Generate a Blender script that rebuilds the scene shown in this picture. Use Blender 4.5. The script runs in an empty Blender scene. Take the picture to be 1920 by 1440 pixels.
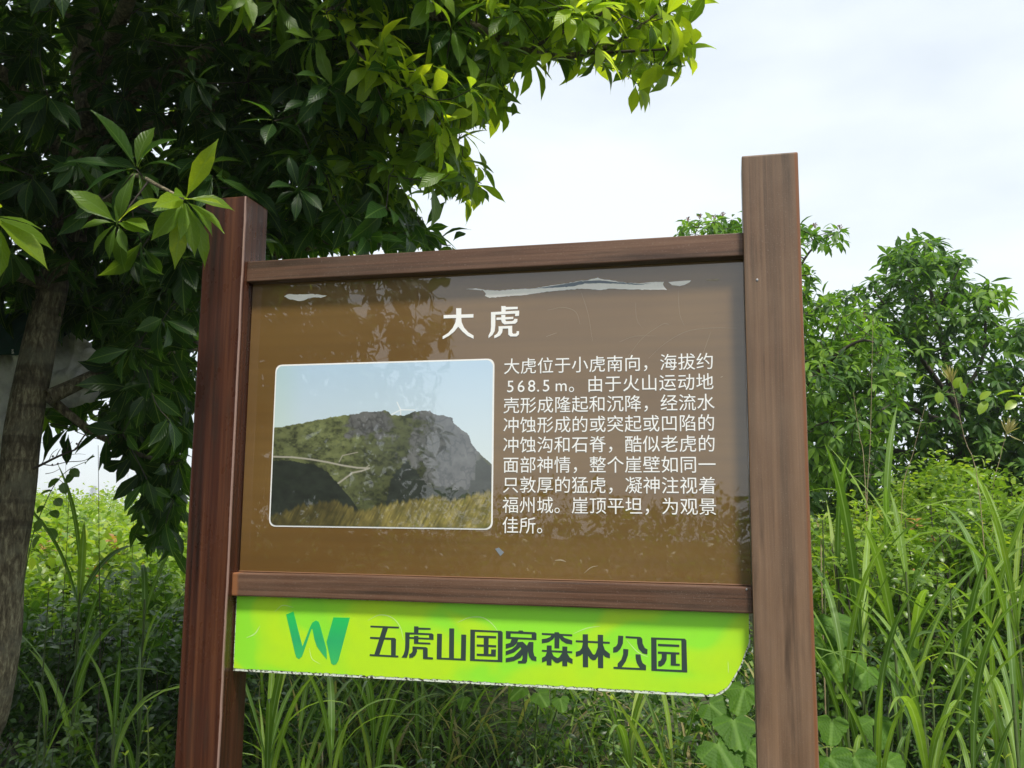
import bpy, bmesh, math, random
import numpy as np
from mathutils import Vector, Matrix, noise as mnoise
from mathutils.geometry import tessellate_polygon
rad = math.radians
random.seed(7)
rng = np.random.default_rng(11)
sc = bpy.context.scene
COL = sc.collection

# ------------------------------------------------------------------ camera
EYE = 1.55
FPX = 1712.0
YAW, PITCH, ROLL = 0.2326, 0.13155, 0.00845
_f = np.array([-math.sin(YAW)*math.cos(PITCH), math.cos(YAW)*math.cos(PITCH), math.sin(PITCH)])
_r0 = np.array([math.cos(YAW), math.sin(YAW), 0.0])
_u0 = np.cross(_r0, _f)
_r = math.cos(ROLL)*_r0 + math.sin(ROLL)*_u0
_u = -math.sin(ROLL)*_r0 + math.cos(ROLL)*_u0
CAMP = np.array([0.0, 0.0, EYE])
cam = bpy.data.cameras.new('camera')
cam.sensor_width = 36.0
cam.lens = 36.0*FPX/1920.0
cam.clip_start = 0.05
cam.clip_end = 8000
camo = bpy.data.objects.new('camera', cam)
COL.objects.link(camo)
M = Matrix.Identity(4)
for i in range(3):
    M[i][0] = _r[i]; M[i][1] = _u[i]; M[i][2] = -_f[i]; M[i][3] = CAMP[i]
camo.matrix_world = M
sc.camera = camo

# ------------------------------------------------------------------ light
SUN_EL, SUN_AZ = rad(63), rad(148)      # azimuth measured from +Y towards +X
world = bpy.data.worlds.new('World')
sc.world = world
world.use_nodes = True
wn = world.node_tree; wn.nodes.clear()
w_out = wn.nodes.new('ShaderNodeOutputWorld')
w_bg = wn.nodes.new('ShaderNodeBackground'); w_bg.inputs['Strength'].default_value = 0.1
w_sky = wn.nodes.new('ShaderNodeTexSky'); w_sky.sky_type = 'NISHITA'; w_sky.sun_disc = False
w_sky.sun_elevation = SUN_EL; w_sky.sun_rotation = SUN_AZ; w_sky.altitude = 570
w_tc = wn.nodes.new('ShaderNodeTexCoord')
w_map = wn.nodes.new('ShaderNodeMapping'); w_map.inputs['Scale'].default_value = (1, 1, 2.6)
w_noise = wn.nodes.new('ShaderNodeTexNoise'); w_noise.inputs['Scale'].default_value = 1.7
w_noise.inputs['Detail'].default_value = 6; w_noise.inputs['Roughness'].default_value = 0.5
w_ramp = wn.nodes.new('ShaderNodeMapRange')
w_ramp.inputs['From Min'].default_value = 0.35; w_ramp.inputs['From Max'].default_value = 0.62
w_ramp.inputs['To Min'].default_value = 0.66; w_ramp.inputs['To Max'].default_value = 1.0
w_mix = wn.nodes.new('ShaderNodeMix'); w_mix.data_type = 'RGBA'
w_mix.inputs[7].default_value = (7.8, 8.45, 9.0, 1)      # thin bright cloud
wn.links.new(w_tc.outputs['Generated'], w_map.inputs['Vector'])
wn.links.new(w_map.outputs[0], w_noise.inputs['Vector'])
wn.links.new(w_noise.outputs['Fac'], w_ramp.inputs['Value'])
wn.links.new(w_ramp.outputs[0], w_mix.inputs[0])
wn.links.new(w_sky.outputs[0], w_mix.inputs[6])
wn.links.new(w_mix.outputs[2], w_bg.inputs['Color'])
wn.links.new(w_bg.outputs[0], w_out.inputs['Surface'])

sun = bpy.data.lights.new('sun', 'SUN')
sun.energy = 4.0; sun.angle = rad(9); sun.color = (1.0, 0.95, 0.86)
suno = bpy.data.objects.new('sun', sun); COL.objects.link(suno)
sd = Vector((math.cos(SUN_EL)*math.sin(SUN_AZ), math.cos(SUN_EL)*math.cos(SUN_AZ), math.sin(SUN_EL)))
suno.rotation_euler = (-sd).to_track_quat('-Z', 'Y').to_euler()
suno.location = (0, 0, 30)

sc.view_settings.view_transform = 'Standard'
sc.view_settings.look = 'None'
sc.view_settings.exposure = 0.34
sc.view_settings.gamma = 1.0
sc.view_settings.use_curve_mapping = False
sc.render.engine = 'CYCLES'
sc.cycles.max_bounces = 8
sc.cycles.diffuse_bounces = 3
sc.cycles.glossy_bounces = 3
sc.cycles.transmission_bounces = 5
sc.cycles.volume_bounces = 1

# ------------------------------------------------------------------ helpers
def ray(px, py):
    return (px-960)/FPX*_r - (py-720)/FPX*_u + _f
def at(px, py, Y):
    d = ray(px, py)
    return CAMP + d*(Y/d[1])
def project(P):
    v = np.asarray(P, float) - CAMP
    z = v @ _f
    zz = np.where(np.abs(z) < 1e-6, 1e-6, z)
    return 960 + FPX*(v @ _r)/zz, 720 - FPX*(v @ _u)/zz, z
def unit(v):
    v = np.asarray(v, float)
    n = np.linalg.norm(v, axis=-1, keepdims=True)
    return v/np.maximum(n, 1e-9)
def inpoly(x, y, poly):
    x = np.asarray(x, float); y = np.asarray(y, float)
    c = np.zeros(x.shape, bool)
    n = len(poly); j = n-1
    for i in range(n):
        xi, yi = poly[i]; xj, yj = poly[j]
        if yi != yj:
            c ^= ((yi > y) != (yj > y)) & (x < (xj-xi)*(y-yi)/(yj-yi)+xi)
        j = i
    return c

def tag(o, label=None, cat=None, group=None, kind=None):
    if label: o['label'] = label
    if cat: o['category'] = cat
    if group: o['group'] = group
    if kind: o['kind'] = kind
    return o
def empty(name, loc=(0, 0, 0)):
    o = bpy.data.objects.new(name, None)
    o.empty_display_size = 0.1
    COL.objects.link(o); o.location = loc
    return o
def link(name, me, parent=None, mat=None):
    o = bpy.data.objects.new(name, me)
    COL.objects.link(o)
    if mat is not None and not me.materials: me.materials.append(mat)
    if parent is not None:
        o.parent = parent
        o.matrix_parent_inverse = Matrix.Translation(parent.location).inverted()
    return o

def np_mesh(name, V, Q, uv=None, rnd=None, smooth=True, mat=None):
    """V (n,3), Q (m,4) or (m,3)"""
    me = bpy.data.meshes.new(name)
    V = np.asarray(V, np.float32); Q = np.asarray(Q, np.int32)
    k = Q.shape[1]
    me.vertices.add(len(V)); me.vertices.foreach_set('co', V.ravel())
    me.loops.add(Q.size); me.loops.foreach_set('vertex_index', Q.ravel())
    me.polygons.add(len(Q))
    me.polygons.foreach_set('loop_start', np.arange(0, Q.size, k, dtype=np.int32))
    me.update(calc_edges=True)
    if smooth: me.polygons.foreach_set('use_smooth', np.ones(len(Q), bool))
    if uv is not None:
        l = me.uv_layers.new(name='UVMap')
        l.data.foreach_set('uv', np.asarray(uv, np.float32)[Q.ravel()].ravel())
    if rnd is not None:
        a = me.attributes.new('rnd', 'FLOAT', 'POINT')
        a.data.foreach_set('value', np.asarray(rnd, np.float32))
    if mat is not None: me.materials.append(mat)
    return me

class Bag:
    """collects arrays of quads"""
    def __init__(s): s.V = []; s.Q = []; s.U = []; s.R = []; s.n = 0
    def add(s, V, Q, U=None, R=None):
        V = np.asarray(V, float).reshape(-1, 3)
        s.V.append(V); s.Q.append(np.asarray(Q)+s.n)
        s.U.append(np.zeros((len(V), 2)) if U is None else np.asarray(U).reshape(-1, 2))
        s.R.append(np.full(len(V), 0.5) if R is None else np.broadcast_to(np.asarray(R, float), (len(V),)))
        s.n += len(V)
    def mesh(s, name, mat, origin=(0, 0, 0)):
        return np_mesh(name, np.concatenate(s.V)-np.array(origin), np.concatenate(s.Q), np.concatenate(s.U), np.concatenate(s.R), True, mat)

# leaf templates: rows (t, width), fold
T_BIG = [(0, .05), (.08, .12), (.28, .60), (.52, 1.0), (.72, .80), (.87, .32), (.95, .11), (1.0, .02)]
T_LANCE = [(0, .05), (.12, .2), (.35, .85), (.6, 1.0), (.82, .55), (1.0, .02)]
T_OVAL = [(0, .10), (.2, .75), (.5, 1.0), (.8, .78), (1.0, .10)]
T_MID = [(0, .08), (.35, .9), (.7, .8), (1.0, .05)]
T_TINY = [(0, .15), (.5, 1.0), (1.0, .1)]

def leaf_arrays(P, D, N, L, W, curl, rnd, rows, fold=0.22, wavy=0.0):
    P = np.asarray(P, float).reshape(-1, 3); n = len(P)
    D = unit(D); S = unit(np.cross(N, D)); N = unit(np.cross(D, S))
    L = np.broadcast_to(L, (n,)); W = np.broadcast_to(W, (n,)); curl = np.broadcast_to(curl, (n,)); rnd = np.broadcast_to(rnd, (n,))
    m = len(rows)
    t = np.array([r[0] for r in rows]); w = np.array([r[1] for r in rows])
    # arc along the length
    ang = curl[:, None]*t[None, :]
    safe = np.where(np.abs(curl) < 1e-3, 1e-3, curl)[:, None]
    ax = np.sin(ang)/safe; az = -(1-np.cos(ang))/safe
    ax = np.where(np.abs(curl)[:, None] < 1e-3, t[None, :], ax)
    V = np.zeros((n, m, 3, 3)); U = np.zeros((n, m, 3, 2))
    ph = rng.random(n)[:, None]*6.28
    for j, s in enumerate((-1, 0, 1)):
        up = fold*abs(s)*w[None, :]*W[:, None]*0.5
        if wavy: up = up + wavy*W[:, None]*np.sin(t[None, :]*9+ph+s)*abs(s)
        V[:, :, j, :] = (P[:, None, :] + (ax*L[:, None])[..., None]*D[:, None, :]
                         + (az*L[:, None]+up)[..., None]*N[:, None, :]
                         + (s*w[None, :]*W[:, None]*0.5*(1-0.02*fold))[..., None]*S[:, None, :])
        U[:, :, j, 0] = (s*w[None, :]*0.5+0.5); U[:, :, j, 1] = t[None, :]
    base = np.arange(n)[:, None, None]*(m*3)
    q = []
    for i in range(m-1):
        for j in (0, 1):
            a = i*3+j
            q.append([a, a+1, a+4, a+3])
    Q = (np.array(q)[None]+base).reshape(-1, 4)
    R = np.repeat(rnd, m*3)
    return V.reshape(-1, 3), Q, U.reshape(-1, 2), R

def blade_arrays(P, az, tilt, bend, L, W, rnd, rows=8, pw=1.6, twist=0.0):
    """grass blades that rise, then arch over"""
    P = np.asarray(P, float).reshape(-1, 3); n = len(P)
    az, tilt, bend, L, W, rnd = [np.broadcast_to(np.asarray(a, float), (n,)) for a in (az, tilt, bend, L, W, rnd)]
    t = np.linspace(0, 1, rows)
    th = tilt[:, None]+bend[:, None]*t[None, :]**pw
    h = np.stack([np.cos(az), np.sin(az)], 1)
    step = L[:, None]/(rows-1)
    dx = np.sin(th)*step; dz = np.cos(th)*step
    cx = np.concatenate([np.zeros((n, 1)), np.cumsum((dx[:, 1:]+dx[:, :-1])/2, 1)], 1)
    cz = np.concatenate([np.zeros((n, 1)), np.cumsum((dz[:, 1:]+dz[:, :-1])/2, 1)], 1)
    w = np.clip(np.minimum(0.45+t*2.2, 1.0)*np.clip((1-t)*2.6, 0.02, 1)**0.75, 0.02, 1)
    tw = (twist*(rng.random(n)-0.5))[:, None]*t[None, :]
    side = np.stack([-np.sin(az), np.cos(az)], 1)
    V = np.zeros((n, rows, 3, 3)); U = np.zeros((n, rows, 3, 2))
    nx = np.cos(th); nz = -np.sin(th)     # blade normal in arch plane
    for j, s in enumerate((-1, 0, 1)):
        lat = s*w[None, :]*W[:, None]*0.5
        up = abs(s)*w[None, :]*W[:, None]*0.14
        la = lat*np.cos(tw); lb = lat*np.sin(tw)-up
        off = (cx+nx*lb)
        V[:, :, j, 0] = P[:, 0:1]+h[:, 0:1]*off+side[:, 0:1]*la
        V[:, :, j, 1] = P[:, 1:2]+h[:, 1:2]*off+side[:, 1:2]*la
        V[:, :, j, 2] = P[:, 2:3]+cz+nz*lb
        U[:, :, j, 0] = s*0.5+0.5; U[:, :, j, 1] = t[None, :]
    q = []
    for i in range(rows-1):
        for j in (0, 1):
            a = i*3+j; q.append([a, a+1, a+4, a+3])
    Q = (np.array(q)[None]+np.arange(n)[:, None, None]*(rows*3)).reshape(-1, 4)
    return V.reshape(-1, 3), Q, U.reshape(-1, 2), np.repeat(rnd, rows*3)

def tube_arrays(pts, radii, sides=6, lump=0.0):
    pts = np.asarray(pts, float); n = len(pts)
    tan = np.zeros_like(pts); tan[1:-1] = pts[2:]-pts[:-2]; tan[0] = pts[1]-pts[0]; tan[-1] = pts[-1]-pts[-2]
    tan = unit(tan)
    ref = np.array([0.0, 0, 1]) if abs(tan[0][2]) < 0.8 else np.array([1.0, 0, 0])
    V = []; U = []
    for i in range(n):
        a = unit(np.cross(tan[i], ref)); b = np.cross(tan[i], a)
        for k in range(sides):
            th = 2*math.pi*k/sides
            rr = radii[i]
            if lump: rr *= 1+lump*mnoise.noise(Vector((math.cos(th)*1.7+pts[i][0]*3, math.sin(th)*1.7+pts[i][1]*3, pts[i][2]*5)))
            V.append(pts[i]+rr*(math.cos(th)*a+math.sin(th)*b)); U.append((k/sides, i/(n-1)))
    Q = []
    for i in range(n-1):
        for k in range(sides):
            k2 = (k+1) % sides
            Q.append([i*sides+k, i*sides+k2, (i+1)*sides+k2, (i+1)*sides+k])
    return np.array(V), np.array(Q), np.array(U)
def smooth_path(pts, per=6):
    """Catmull-Rom through rows of any width"""
    pts = np.asarray(pts, float)
    P = np.vstack([2*pts[0]-pts[1], pts, 2*pts[-1]-pts[-2]])
    out = []
    for i in range(1, len(P)-2):
        for s in range(per):
            t = s/per
            out.append(0.5*((2*P[i])+(-P[i-1]+P[i+1])*t+(2*P[i-1]-5*P[i]+4*P[i+1]-P[i+2])*t*t+(-P[i-1]+3*P[i]-3*P[i+1]+P[i+2])*t**3))
    out.append(P[-2])
    return np.array(out)

# ------------------------------------------------------------------ materials
def new_mat(name):
    m = bpy.data.materials.new(name); m.use_nodes = True
    nt = m.node_tree
    b = nt.nodes['Principled BSDF']
    return m, nt, b
def ramp(nt, stops, fac=None):
    r = nt.nodes.new('ShaderNodeValToRGB')
    cr = r.color_ramp
    while len(cr.elements) > 1: cr.elements.remove(cr.elements[-1])
    cr.elements[0].position = stops[0][0]; cr.elements[0].color = (*stops[0][1], 1)
    for p, c in stops[1:]:
        e = cr.elements.new(p); e.color = (*c, 1)
    if fac is not None: nt.links.new(fac, r.inputs[0])
    return r.outputs[0]
def noise_tex(nt, scale, detail=4, rough=0.5, vec=None, dist=0.0):
    n = nt.nodes.new('ShaderNodeTexNoise')
    n.inputs['Scale'].default_value = scale; n.inputs['Detail'].default_value = detail
    n.inputs['Roughness'].default_value = rough; n.inputs['Distortion'].default_value = dist
    if vec is not None: nt.links.new(vec, n.inputs['Vector'])
    return n.outputs['Fac']
def coords(nt, which='Object', scale=(1, 1, 1), loc=(0, 0, 0)):
    tc = nt.nodes.new('ShaderNodeTexCoord'); mp = nt.nodes.new('ShaderNodeMapping')
    mp.inputs['Scale'].default_value = scale; mp.inputs['Location'].default_value = loc
    nt.links.new(tc.outputs[which], mp.inputs['Vector'])
    return mp.outputs[0]
def mixc(nt, fac, a, b, blend='MIX'):
    m = nt.nodes.new('ShaderNodeMix'); m.data_type = 'RGBA'; m.blend_type = blend
    for sock, v in ((m.inputs[0], fac), (m.inputs[6], a), (m.inputs[7], b)):
        if isinstance(v, (int, float)): sock.default_value = v
        elif isinstance(v, tuple): sock.default_value = (*v, 1)
        else: nt.links.new(v, sock)
    return m.outputs[2]
def mathn(nt, op, a, b=None, c=None, clamp=False):
    m = nt.nodes.new('ShaderNodeMath'); m.operation = op; m.use_clamp = clamp
    for s, v in zip(m.inputs, (a, b, c)):
        if v is None: continue
        if isinstance(v, (int, float)): s.default_value = v
        else: nt.links.new(v, s)
    return m.outputs[0]
def maprange(nt, v, a, b, c=0.0, d=1.0):
    m = nt.nodes.new('ShaderNodeMapRange')
    nt.links.new(v, m.inputs[0])
    for i, x in zip((1, 2, 3, 4), (a, b, c, d)): m.inputs[i].default_value = x
    return m.outputs[0]
def bump(nt, b, h, strength, dist=0.002):
    n = nt.nodes.new('ShaderNodeBump'); n.inputs['Strength'].default_value = strength; n.inputs['Distance'].default_value = dist
    nt.links.new(h, n.inputs['Height']); nt.links.new(n.outputs[0], b.inputs['Normal'])
    return n.outputs[0]

def leaf_mat(name, stops, trans=0.4, rough=0.38, rib=(0.25, 0.4, 0.12), ribw=0.035, veins=True, tboost=(1.6, 1.7, 0.7), spec=0.5, stripes=False):
    m, nt, b = new_mat(name)
    at_ = nt.nodes.new('ShaderNodeAttribute'); at_.attribute_name = 'rnd'
    col = ramp(nt, stops, at_.outputs['Fac'])
    uvn = nt.nodes.new('ShaderNodeUVMap'); uvn.uv_map = 'UVMap'
    sep = nt.nodes.new('ShaderNodeSeparateXYZ'); nt.links.new(uvn.outputs[0], sep.inputs[0])
    du = mathn(nt, 'ABSOLUTE', mathn(nt, 'SUBTRACT', sep.outputs[0], 0.5))
    tc = nt.nodes.new('ShaderNodeTexCoord')
    nz = noise_tex(nt, 38, 3, 0.6, tc.outputs['Object'])
    col = mixc(nt, maprange(nt, nz, 0.3, 0.75, 0.0, 0.45), col, mixc(nt, 1.0, col, (0.55, 0.62, 0.5), 'MULTIPLY'))
    bl = noise_tex(nt, 9, 2, 0.5, tc.outputs['Object'])
    col = mixc(nt, maprange(nt, bl, 0.62, 0.75, 0.0, 0.35), col, mixc(nt, 1.0, col, (1.9, 1.5, 0.9), 'MULTIPLY'))
    ribf = maprange(nt, du, ribw*0.4, ribw, 0.75, 0.0)
    if veins:
        w = mathn(nt, 'SINE', mathn(nt, 'MULTIPLY', mathn(nt, 'SUBTRACT', sep.outputs[1], mathn(nt, 'MULTIPLY', du, 0.55)), 62.0))
        vf = maprange(nt, w, 0.86, 1.0, 0.0, 0.22)
        ribf = mathn(nt, 'MAXIMUM', ribf, vf)
        bump(nt, b, mathn(nt, 'ADD', w, mathn(nt, 'MULTIPLY', nz, 2.0)), 0.35, 0.0006)
    if stripes:
        w = mathn(nt, 'SINE', mathn(nt, 'MULTIPLY', sep.outputs[0], 75.0))
        bump(nt, b, w, 0.3, 0.0004)
    col = mixc(nt, ribf, col, mixc(nt, 0.45, col, rib))
    nt.links.new(col, b.inputs['Base Color'])
    b.inputs['Roughness'].default_value = rough
    b.inputs['Specular IOR Level'].default_value = spec
    tr = nt.nodes.new('ShaderNodeBsdfTranslucent')
    nt.links.new(mixc(nt, 1.0, col, tboost, 'MULTIPLY'), tr.inputs['Color'])
    mx = nt.nodes.new('ShaderNodeMixShader'); mx.inputs[0].default_value = trans
    nt.links.new(b.outputs[0], mx.inputs[1]); nt.links.new(tr.outputs[0], mx.inputs[2])
    nt.links.new(mx.outputs[0], nt.nodes['Material Output'].inputs['Surface'])
    return m

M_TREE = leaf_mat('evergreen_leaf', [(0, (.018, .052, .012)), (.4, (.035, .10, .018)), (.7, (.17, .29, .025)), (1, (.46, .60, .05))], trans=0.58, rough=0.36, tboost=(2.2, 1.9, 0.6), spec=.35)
M_FAR = leaf_mat('background_tree_leaf', [(0, (.022, .06, .016)), (.5, (.06, .14, .025)), (1, (.18, .31, .035))], trans=0.42, rough=0.5, veins=False, spec=.3)
M_SHRUB = leaf_mat('shrub_leaf', [(0, (.018, .05, .012)), (.45, (.055, .13, .018)), (.8, (.21, .33, .03)), (.93, (.36, .44, .05)), (1, (.42, .16, .08))], trans=0.42, rough=0.34, veins=False, spec=.5)
M_GRASS = leaf_mat('grass_blade', [(0, (.035, .085, .018)), (.5, (.11, .205, .032)), (.85, (.24, .37, .05)), (.95, (.34, .38, .10)), (1, (.42, .32, .17))], trans=0.38, rough=0.42, spec=.3, rib=(.45, .6, .35), ribw=0.09, veins=False, stripes=True)
M_LOBED = leaf_mat('broad_leaf', [(0, (.05, .13, .015)), (1, (.13, .27, .02))], trans=0.4, rough=0.6, spec=.25)

def stem_mat(name, c1, c2, rough=0.8, scale=(60, 60, 20), bumpd=0.003):
    m, nt, b = new_mat(name)
    v = coords(nt, 'Object', scale)
    n = noise_tex(nt, 1.0, 5, 0.65, v)
    nt.links.new(ramp(nt, [(.3, c1), (.7, c2)], n), b.inputs['Base Color'])
    b.inputs['Roughness'].default_value = rough
    bump(nt, b, n, 0.6, bumpd)
    return m
M_STEM = stem_mat('green_stem', (.05, .09, .02), (.12, .16, .05))
M_TWIG = stem_mat('dark_twig', (.025, .02, .015), (.07, .055, .04))
M_STALK = stem_mat('dry_stalk', (.20, .15, .08), (.42, .34, .20))

def bark_mat():
    m, nt, b = new_mat('grey_brown_bark')
    v = coords(nt, 'Object', (30, 30, 9))
    n1 = noise_tex(nt, 3.0, 8, 0.7, v, 0.4)
    v2 = coords(nt, 'Object', (7, 7, 9))
    n2 = noise_tex(nt, 1.3, 5, 0.6, v2)
    c = ramp(nt, [(.34, (.045, .034, .020)), (.5, (.15, .122, .074)), (.64, (.36, .32, .20))], n1)
    c = mixc(nt, maprange(nt, n2, .5, .66, 0, .6), c, (.21, .20, .14))     # pale lichen
    n3 = noise_tex(nt, 1.0, 3, 0.5, coords(nt, 'Object', (2.2, 2.2, 22)))
    c = mixc(nt, maprange(nt, n3, .56, .66, 0, .55), c, (.035, .026, .018))  # horizontal wrinkles
    nt.links.new(c, b.inputs['Base Color']); b.inputs['Roughness'].default_value = .9
    bump(nt, b, mathn(nt, 'ADD', n1, mathn(nt, 'MULTIPLY', n3, .8)), 0.9, 0.008)
    return m
M_BARK = bark_mat()

def wood_mat(name, axis, dark, mid, light, haze=0.0, worn=None, rough=0.34, edges=()):
    """stained and varnished timber with long grain"""
    m, nt, b = new_mat(name)
    s = (120, 120, 1.6) if axis == 'z' else (1.6, 120, 120)
    g = noise_tex(nt, 1.0, 6, 0.62, coords(nt, 'Object', s), 0.35)
    s2 = (22, 22, 1.0) if axis == 'z' else (1.0, 22, 22)
    g2 = noise_tex(nt, 1.0, 4, 0.55, coords(nt, 'Object', s2, (3, 1, 2)), 0.8)
    c = ramp(nt, [(.36, dark), (.50, mid), (.64, light)], mathn(nt, 'ADD', mathn(nt, 'MULTIPLY', g, .5), mathn(nt, 'MULTIPLY', g2, .5)))
    bl = noise_tex(nt, 1.0, 5, 0.65, coords(nt, 'Object', (9, 9, 5) if axis == 'z' else (5, 9, 9), (7, 2, 5)))
    if haze > 0:   # weathered bloom of the old varnish
        c = mixc(nt, maprange(nt, bl, .35, .68, haze*.35, haze), c, (.25, .175, .12))
        fine = noise_tex(nt, 420, 2, .6, coords(nt, 'Object'))
        c = mixc(nt, maprange(nt, fine, .62, .75, 0, .28), c, (.42, .34, .29))
    dk = noise_tex(nt, 1.0, 4, 0.6, coords(nt, 'Object', (34, 34, 3.2) if axis == 'z' else (3.2, 34, 34), (1, 8, 4)))
    c = mixc(nt, maprange(nt, dk, .56, .72, 0, .62), c, (.030, .019, .014))
    if worn:
        ox = nt.nodes.new('ShaderNodeTexCoord'); sp = nt.nodes.new('ShaderNodeSeparateXYZ'); nt.links.new(ox.outputs['Object'], sp.inputs[0])
        e = mathn(nt, 'ADD', sp.outputs[0], mathn(nt, 'MULTIPLY', mathn(nt, 'SUBTRACT', bl, .5), .03))
        c = mixc(nt, maprange(nt, e, worn, worn+.006, .8, 0.0), c, (.30, .12, .045))
    for ex, w, ec in edges:      # varnish worn along an arris; left post's strip also paints its edge highlight
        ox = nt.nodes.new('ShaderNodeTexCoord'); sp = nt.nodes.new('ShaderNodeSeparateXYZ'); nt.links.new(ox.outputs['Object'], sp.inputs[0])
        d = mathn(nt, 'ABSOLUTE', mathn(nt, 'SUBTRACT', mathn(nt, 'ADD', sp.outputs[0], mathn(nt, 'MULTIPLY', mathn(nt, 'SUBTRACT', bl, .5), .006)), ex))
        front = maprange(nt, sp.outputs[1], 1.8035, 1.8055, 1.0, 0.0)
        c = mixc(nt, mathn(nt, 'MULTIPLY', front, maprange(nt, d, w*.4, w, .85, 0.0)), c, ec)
    nt.links.new(c, b.inputs['Base Color'])
    b.inputs['Roughness'].default_value = rough
    nt.links.new(maprange(nt, bl, .3, .7, rough-.08, rough+.2), b.inputs['Roughness'])
    b.inputs['Specular IOR Level'].default_value = 0.38
    bump(nt, b, mathn(nt, 'ADD', g, mathn(nt, 'MULTIPLY', noise_tex(nt, 520, 2, .6, coords(nt, 'Object')), .6)), 0.42, 0.0010)
    return m
M_POST_L = wood_mat('red_brown_timber', 'z', (.016, .006, .004), (.052, .016, .009), (.105, .038, .018), 0.0, rough=.24, edges=((-1.0498, .0024, (.34, .22, .18)),))  # pale edge strip: wear plus a painted bevel highlight
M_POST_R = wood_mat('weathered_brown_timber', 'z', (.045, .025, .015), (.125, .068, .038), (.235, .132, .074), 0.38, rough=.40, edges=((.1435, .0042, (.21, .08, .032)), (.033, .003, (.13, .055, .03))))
M_RAIL = wood_mat('brown_rail_timber', 'x', (.026, .012, .007), (.10, .045, .026), (.19, .10, .062), 0.22, rough=.38)
M_RAIL_B = wood_mat('brown_rail_timber_worn_end', 'x', (.026, .012, .007), (.10, .045, .026), (.19, .10, .062), 0.22, worn=-1.036, rough=.38)

def panel_mat():
    m, nt, b = new_mat('brown_printed_film')
    n = noise_tex(nt, 1.0, 4, .5, coords(nt, 'Object', (1.6, 1, 5)))
    c = ramp(nt, [(.3, (.142, .074, .016)), (.7, (.188, .106, .030))], n)
    st = noise_tex(nt, 1.0, 3, .5, coords(nt, 'Object', (1.2, 1, 60)))
    c = mixc(nt, maprange(nt, st, .4, .7, 0, .25), c, (.10, .056, .016))
    dirt = noise_tex(nt, 900, 2, .6, coords(nt, 'Object'))
    c = mixc(nt, maprange(nt, dirt, .69, .76, 0, .4), c, (.34, .28, .20))
    nt.links.new(c, b.inputs['Base Color'])
    b.inputs['Roughness'].default_value = .5
    b.inputs['Specular IOR Level'].default_value = .3
    b.inputs['Coat Weight'].default_value = 1.0
    b.inputs['Coat IOR'].default_value = 1.84
    b.inputs['Coat Roughness'].default_value = .012
    w = noise_tex(nt, 1.0, 2, .45, coords(nt, 'Object', (7, 7, 4)), .3)
    bp = nt.nodes.new('ShaderNodeBump'); bp.inputs['Strength'].default_value = .16; bp.inputs['Distance'].default_value = .004
    nt.links.new(w, bp.inputs['Height']); nt.links.new(bp.outputs[0], b.inputs['Coat Normal'])
    return m
M_PANEL = panel_mat()
def glossy_print(m, nt, b):
    b.inputs['Roughness'].default_value = .5
    b.inputs['Coat Weight'].default_value = 1.0
    b.inputs['Coat IOR'].default_value = 1.84
    b.inputs['Coat Roughness'].default_value = .012
    w = noise_tex(nt, 1.0, 2, .45, coords(nt, 'Object', (7, 7, 4)), .3)
    bp = nt.nodes.new('ShaderNodeBump'); bp.inputs['Strength'].default_value = .16; bp.inputs['Distance'].default_value = .004
    nt.links.new(w, bp.inputs['Height']); nt.links.new(bp.outputs[0], b.inputs['Coat Normal'])
def flat_mat(name, c, rough=.45, glossy=False, speck=None):
    m, nt, b = new_mat(name)
    n = noise_tex(nt, 60, 4, .6, coords(nt, 'Object'))
    col = mixc(nt, maprange(nt, n, .3, .8, 0, .25), c, tuple(x*.72 for x in c))
    if speck:
        s = noise_tex(nt, speck[0], 3, .6, coords(nt, 'Object', (1, 1, 1.6)))
        col = mixc(nt, maprange(nt, s, speck[1], speck[1]+.02, 0, 1), col, speck[2])
    nt.links.new(col, b.inputs['Base Color']); b.inputs['Roughness'].default_value = rough
    if glossy: glossy_print(m, nt, b)
    return m
M_WHITE = flat_mat('white_lettering', (.90, .89, .87), glossy=False)
M_TORN = flat_mat('torn_white_backing', (.98, .93, .87), .7)
M_SHADE_CHIP = flat_mat('grey_shade_and_chip', (.20, .23, .27), .6)
M_SCRATCH = flat_mat('scratch', (.36, .29, .20), .5)
M_CHIP = flat_mat('chipped_white_edge', (.72, .78, .66), .6, speck=(190, .545, (.05, .035, .025)))
M_DARKTXT = flat_mat('dark_slate_lettering', (.035, .058, .052), .35)
M_SEAL = flat_mat('orange_sealant', (.17, .08, .035), .6)
M_STEEL = flat_mat('screw_steel', (.25, .25, .26), .35)
def green_mat():
    m, nt, b = new_mat('lime_green_film')
    n = noise_tex(nt, 1.0, 1, .4, coords(nt, 'Object', (6.5, 1, 9), (1.3, 0, .4)), .6)
    c = ramp(nt, [(.42, (.30, .80, .035)), (.52, (.44, .80, .022)), (.64, (.50, .80, .018))], n)
    f = noise_tex(nt, 30, 3, .6, coords(nt, 'Object'))
    c = mixc(nt, maprange(nt, f, .4, .8, 0, .15), c, (.27, .58, .06))
    nt.links.new(c, b.inputs['Base Color'])
    b.inputs['Roughness'].default_value = .35
    b.inputs['Coat Weight'].default_value = .5; b.inputs['Coat Roughness'].default_value = .08
    bump(nt, b, n, .25, .006)
    return m
M_GREEN = green_mat()
def logo_mat():
    m, nt, b = new_mat('emerald_logo')
    sp = nt.nodes.new('ShaderNodeSeparateXYZ'); nt.links.new(coords(nt, 'Generated'), sp.inputs[0])
    c = ramp(nt, [(0, (.05, .50, .12)), (.45, (.03, .42, .14)), (1, (.02, .55, .10))], sp.outputs[2])
    nt.links.new(c, b.inputs['Base Color']); b.inputs['Roughness'].default_value = .35
    return m
M_LOGO = logo_mat()

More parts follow.
